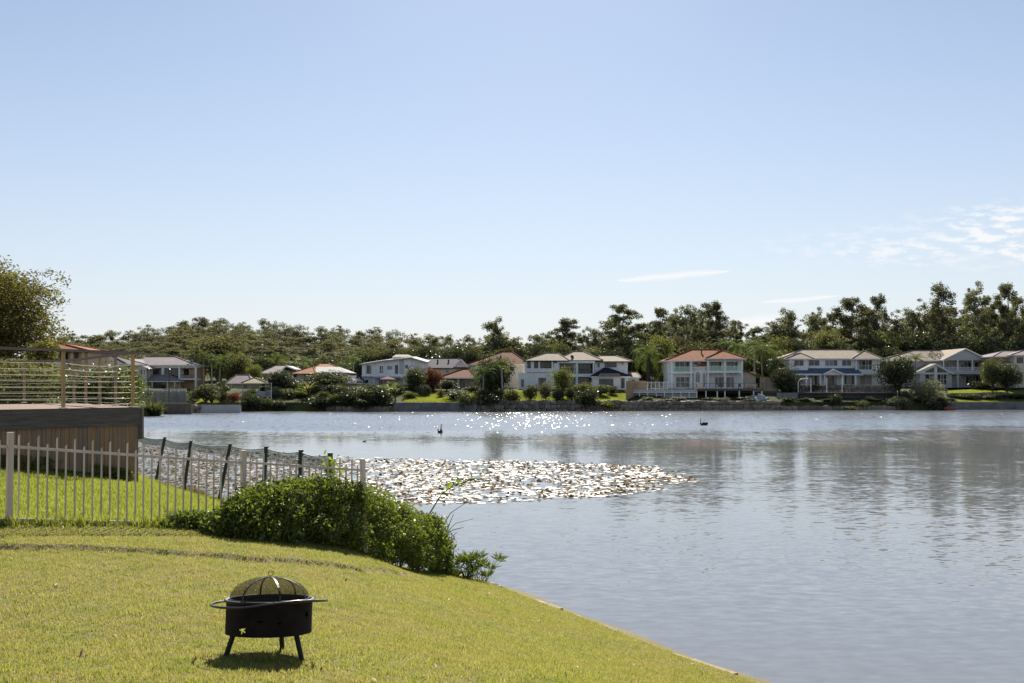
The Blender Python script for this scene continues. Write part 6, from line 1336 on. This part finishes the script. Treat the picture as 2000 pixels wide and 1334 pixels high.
# papyrus at the water's edge
pap = thing('papyrus_clump', 'clump of umbrella papyrus at the edge of the lawn by the water', 'papyrus', px(922, 1150, 19.9)); bx_, by_, bz_ = pap.location; L_pap = leafmat('papyrus_leaf', (0.16, 0.20, 0.05), 0.5, 0.35, objvar=0); SV, SF, UV, UF = [], [], [], []
mb = MB()
for i in range(34):
    a0 = rng.uniform(0, 6.28); r0 = 0.32*math.sqrt(rng.random()); base = Vector((r0*math.cos(a0), r0*math.sin(a0)*0.6, -0.1)); H_ = rng.uniform(0.30, 0.72); tip = base+Vector((rng.normal()*0.16, rng.normal()*0.12, H_)); mb.tube([base, base.lerp(tip, 0.5)+Vector((0,0,0.02)), tip], [0.008, 0.006, 0.004], 5)
    for k in range(19):
        an = k*2.4; dr = Vector((math.cos(an), math.sin(an), rng.uniform(0.5, 2.2))).normalized(); L_ = rng.uniform(0.16, 0.30); s = dr.cross(Vector((0,0,1))).normalized()*0.0042; o = len(UV); m1 = tip+dr*L_*0.55; e = tip+dr*L_+Vector((0,0,-0.05)); UV += [tip-s*0.5, tip+s*0.5, m1+s, e, m1-s]; UF.append((o, o+1, o+2, o+3, o+4))
link('stems', mb.mesh('stems'), L_pap, pap); link('umbels', MB().add(UV, UF).mesh('umbels'), L_pap, pap)
C = np.c_[rng.normal(size=260)*0.2, rng.normal(size=260)*0.14, rng.uniform(0, 0.35, 260)]; V, Fq = leaf_quads(C, 0.075, 0.09, -0.8, rng=rng); link('basal_leaves', mesh_np('basal_leaves', V, Fq), L_pap, pap)

# ------------------------------------------------------------------ water-lily pads
b = NB('lily_pad'); g = b.n('ShaderNodeNewGeometry'); oi = b.n('ShaderNodeObjectInfo'); rnd = b.math('FRACT', b.math('ADD', g.outputs['Random Per Island'], oi.outputs['Random']))
col = b.ramp(rnd, [(0.0, (0.14, 0.125, 0.05)), (0.45, (0.20, 0.155, 0.075)), (0.75, (0.18, 0.105, 0.055)), (1.0, (0.10, 0.055, 0.035))])
p = b.principled(Base_Color=col, Roughness=0.46, IOR=1.5); p.inputs['Specular IOR Level'].default_value = 0.26; M_pad = b.m
M_curl = leafmat('curled_pad', (0.15, 0.092, 0.05), 0.35, 0.5, objvar=0.2, spec=0.6)
def pad_geo(rng, n=11, curl=0.0):
    """round notched leaf, gently dished; curl lifts one side of it out of the water"""
    V = [(0, 0, 0.012)]; 
    for i in range(n):
        a = 0.25+(2*math.pi-0.5)*i/(n-1); r = 1+rng.normal()*0.05; V.append((r*math.cos(a), r*math.sin(a), 0.02+abs(rng.normal())*0.05))
    V = np.array(V)
    if curl: 
        k = np.clip(V[:, 1]+0.1, 0, None); V[:, 2] += curl*k**1.3; V[:, 1] -= 0.5*curl*k**1.4
    return V, np.array([(0, i, i+1) for i in range(1, n)])
PADM = []; rng = np.random.default_rng(31)
for i in range(6): Vp, Fp = pad_geo(rng, 11); PADM.append(('pad', Vp, Fp))
CURL = [pad_geo(rng, 11, c) for c in (0.35, 0.5, 0.65, 0.45)]
# outline of the lily bed in the picture, laid on the water plane
POLY = [(240,846),(275,866),(400,876),(560,886),(720,896),(860,899),(1010,901),(1120,904),(1290,913),(1285,918),(1365,940),(1330,944),(1290,946),(1285,958),(1230,963),(1170,972),(1060,974),(1000,982),(900,984),(800,986),(720,984),(560,992),(420,1000),(240,990)]
def inpoly(x, y):
    r = False; j = len(POLY)-1
    for i in range(len(POLY)):
        xi, yi = POLY[i]; xj, yj = POLY[j]
        if (yi > y) != (yj > y) and x < (xj-xi)*(y-yi)/(yj-yi)+xi: r = not r
        j = i
    return r
pads = []
tries = 0
while len(pads) < 10500 and tries < 160000:
    tries += 1
    d = 33+57*rng.random()**1.0; x = rng.uniform(240, 1370); y = HY+CZ*F/d
    if not inpoly(x+rng.normal()*10, y+rng.normal()*1.2): continue
    X = (x-1000)/F*d
    dens = 0.5+0.5*math.sin(X*0.9+1.7*math.sin(d*0.31))*math.sin(d*0.55+X*0.23)
    if rng.random() > 0.35+0.75*dens: continue
    if nz(X, d) > -0.05 and d < 31: continue
    pads.append((X, d, rng.uniform(0.06, 0.15), rng.random()))
pads.sort(key=lambda p_: p_[1]/p_[2])
me_pads = [mesh_np('lily_pad', Vp, Fp) for _, Vp, Fp in PADM]; me_curl = [mesh_np('lily_leaf', Vp, Fp) for Vp, Fp in CURL]
for m_ in me_pads: m_.materials.append(M_pad)
for m_ in me_curl: m_.materials.append(M_curl)
nf, nc = 0, 0; SVp, SFp, SVc, SFc = [], [], [], []; so = co_ = 0
for i, (X, Y, r, q) in enumerate(pads):
    curl = q > 0.62; r = r*0.7 if curl else r; ang = rng.uniform(0, 6.28) if not curl else rng.normal()*0.9+(math.pi if rng.random() < 0.5 else 0); tx, ty = rng.normal()*0.05, rng.normal()*0.05+0.03
    if (not curl and nf < 230) or (curl and nc < 120):
        if curl:
            o = bpy.data.objects.new('lily_leaf', random.choice(me_curl)); tag(o, 'brown curled lily leaf standing up out of the lily bed', 'lily leaf', 'curled leaves in the lily bed'); nc += 1
        else:
            o = bpy.data.objects.new('lily_pad', random.choice(me_pads)); tag(o, 'flat shiny lily pad floating at the near edge of the lily bed', 'lily pad', 'floating pads of the lily bed'); nf += 1
        COL.objects.link(o); o.location = (X, Y, 0.006+0.012*rng.random()); o.rotation_euler = (tx, ty, ang); o.scale = (r, r, r)
    else:
        Vp, Fp = (CURL[rng.integers(len(CURL))] if curl else PADM[rng.integers(6)][1:]); Mx = np.array((Matrix.Rotation(ang, 3, 'Z') @ Matrix.Rotation(ty, 3, 'Y') @ Matrix.Rotation(tx, 3, 'X'))); W_ = (Vp*r)@Mx.T+np.array((X, Y, 0.006+0.012*rng.random()))
        if curl: SVc.append(W_); SFc.append(Fp+co_); co_ += len(W_)
        else: SVp.append(W_); SFp.append(Fp+so); so += len(W_)
tag(link('lily_bed', mesh_np('lily_bed', np.concatenate(SVp), np.concatenate(SFp)), M_pad), kind='stuff')
tag(link('lily_bed_leaves', mesh_np('lily_bed_leaves', np.concatenate(SVc), np.concatenate(SFc)), M_curl), kind='stuff')

# ------------------------------------------------------------------ black swans and a duck
M_swan = mat('black_plumage', (0.014, 0.013, 0.014), 0.55, 0.3, 8); M_bill = mat('red_bill', (0.45, 0.04, 0.03), 0.4, 0.05); M_wing = mat('ruffled_plumage', (0.03, 0.028, 0.03), 0.7, 0.4, 10, bump=0.5)
def swan(label, loc, rotz, s=1.0, neck=1.0):
    o = thing('black_swan', label, 'swan', loc, rot=(0, 0, rotz)); path = [(-0.56,0.20,0.03),(-0.46,0.17,0.09),(-0.30,0.12,0.20),(-0.08,0.09,0.25),(0.14,0.09,0.23),(0.28,0.13,0.16),(0.35,0.22,0.095),(0.36,0.34,0.062),(0.33,0.48,0.048),(0.305,0.62,0.041),(0.32,0.73,0.040),(0.365,0.785,0.046),(0.42,0.785,0.047),(0.46,0.765,0.033)]
    pts = [(x, 0, z*(neck if z > 0.25 else 1)) for x, z, r in path]
    mb = MB().tube(pts, [r for *_, r in path], 14); body = link('body', mb.mesh('body'), M_swan, o, True); ss = body.modifiers.new('s', 'SUBSURF'); ss.levels = 1; ss.render_levels = 1
    x, z, r = path[-1]; zz = z*neck; link('bill', MB().tube([(x-0.01, 0, zz), (x+0.05, 0, zz-0.02), (x+0.10, 0, zz-0.045)], [0.028, 0.018, 0.009], 8).mesh('bill'), M_bill, o, True)
    for sg in (-1, 1):
        V = []
        for i in range(9):
            t = i/8
            for j in range(5):
                q = j/4; V.append((0.20-0.72*t, sg*(0.20*math.sin(math.pi*(0.15+0.7*t))*(0.55+0.45*math.sin(math.pi*q*0.5+0.3))), 0.10+0.27*q*(0.55+0.45*math.sin(math.pi*(0.1+0.75*t)))+0.03*math.sin(t*9)*q))
        link('wing', MB().add(V, [(i*5+j, i*5+j+1, (i+1)*5+j+1, (i+1)*5+j) for i in range(8) for j in range(4)]).mesh('wing'), M_wing, o, True).modifiers.new('t', 'SOLIDIFY').thickness = 0.03
    o.scale = (s, s, s); return o
swan('black swan swimming straight towards the lily bed', px(860, 845, 4*F/85), math.radians(80), 0.95, 1.0)
swan('black swan in profile swimming below the orange-roofed house', px(1374, 830.5, 4*F/70.5), math.radians(172), 0.9, 1.0)
def duck(label, loc, rot, g=None):
    o = thing('duck', label, 'duck', loc, g, rot=(0,0,rot)); o.scale = (0.7, 0.7, 0.7); path = [(-0.24,0.10,0.012),(-0.14,0.07,0.06),(0,0.06,0.085),(0.10,0.08,0.065),(0.14,0.14,0.035),(0.155,0.19,0.036),(0.19,0.20,0.032)]
    link('body', MB().tube([(x,0,z) for x, z, r in path], [r for *_, r in path], 10).mesh('body'), M_swan, o, True); link('bill', MB().tube([(0.2,0,0.2),(0.26,0,0.185)], [0.018,0.01], 6).mesh('bill'), M_darkbark, o)
duck('small dark duck swimming behind the wire fence end post', px(712, 863, 4*F/103), 0.2)
duck('small dark duck beside the edge of the far glitter', px(748, 817, 4*F/56), 3.0, None)

# shrubs along the neighbour's bank behind the deck
random.seed(55)
for i, d in enumerate((42, 48, 55, 62, 70, 79, 88, 97, 106, 115, 124, 133, 141)):
    plant(random.choice(('shrub0','shrub1','darkshrub0','shrub2','darkshrub1')), 'shrub', 'green shrub on the lake bank beyond the timber deck', 'shrub', 246-1.75*F/d-random.uniform(0, 8), d, height=random.uniform(1.2, 2.0), width=random.uniform(2.2, 3.0)*F/d, group='shrubs on the bank beyond the deck')
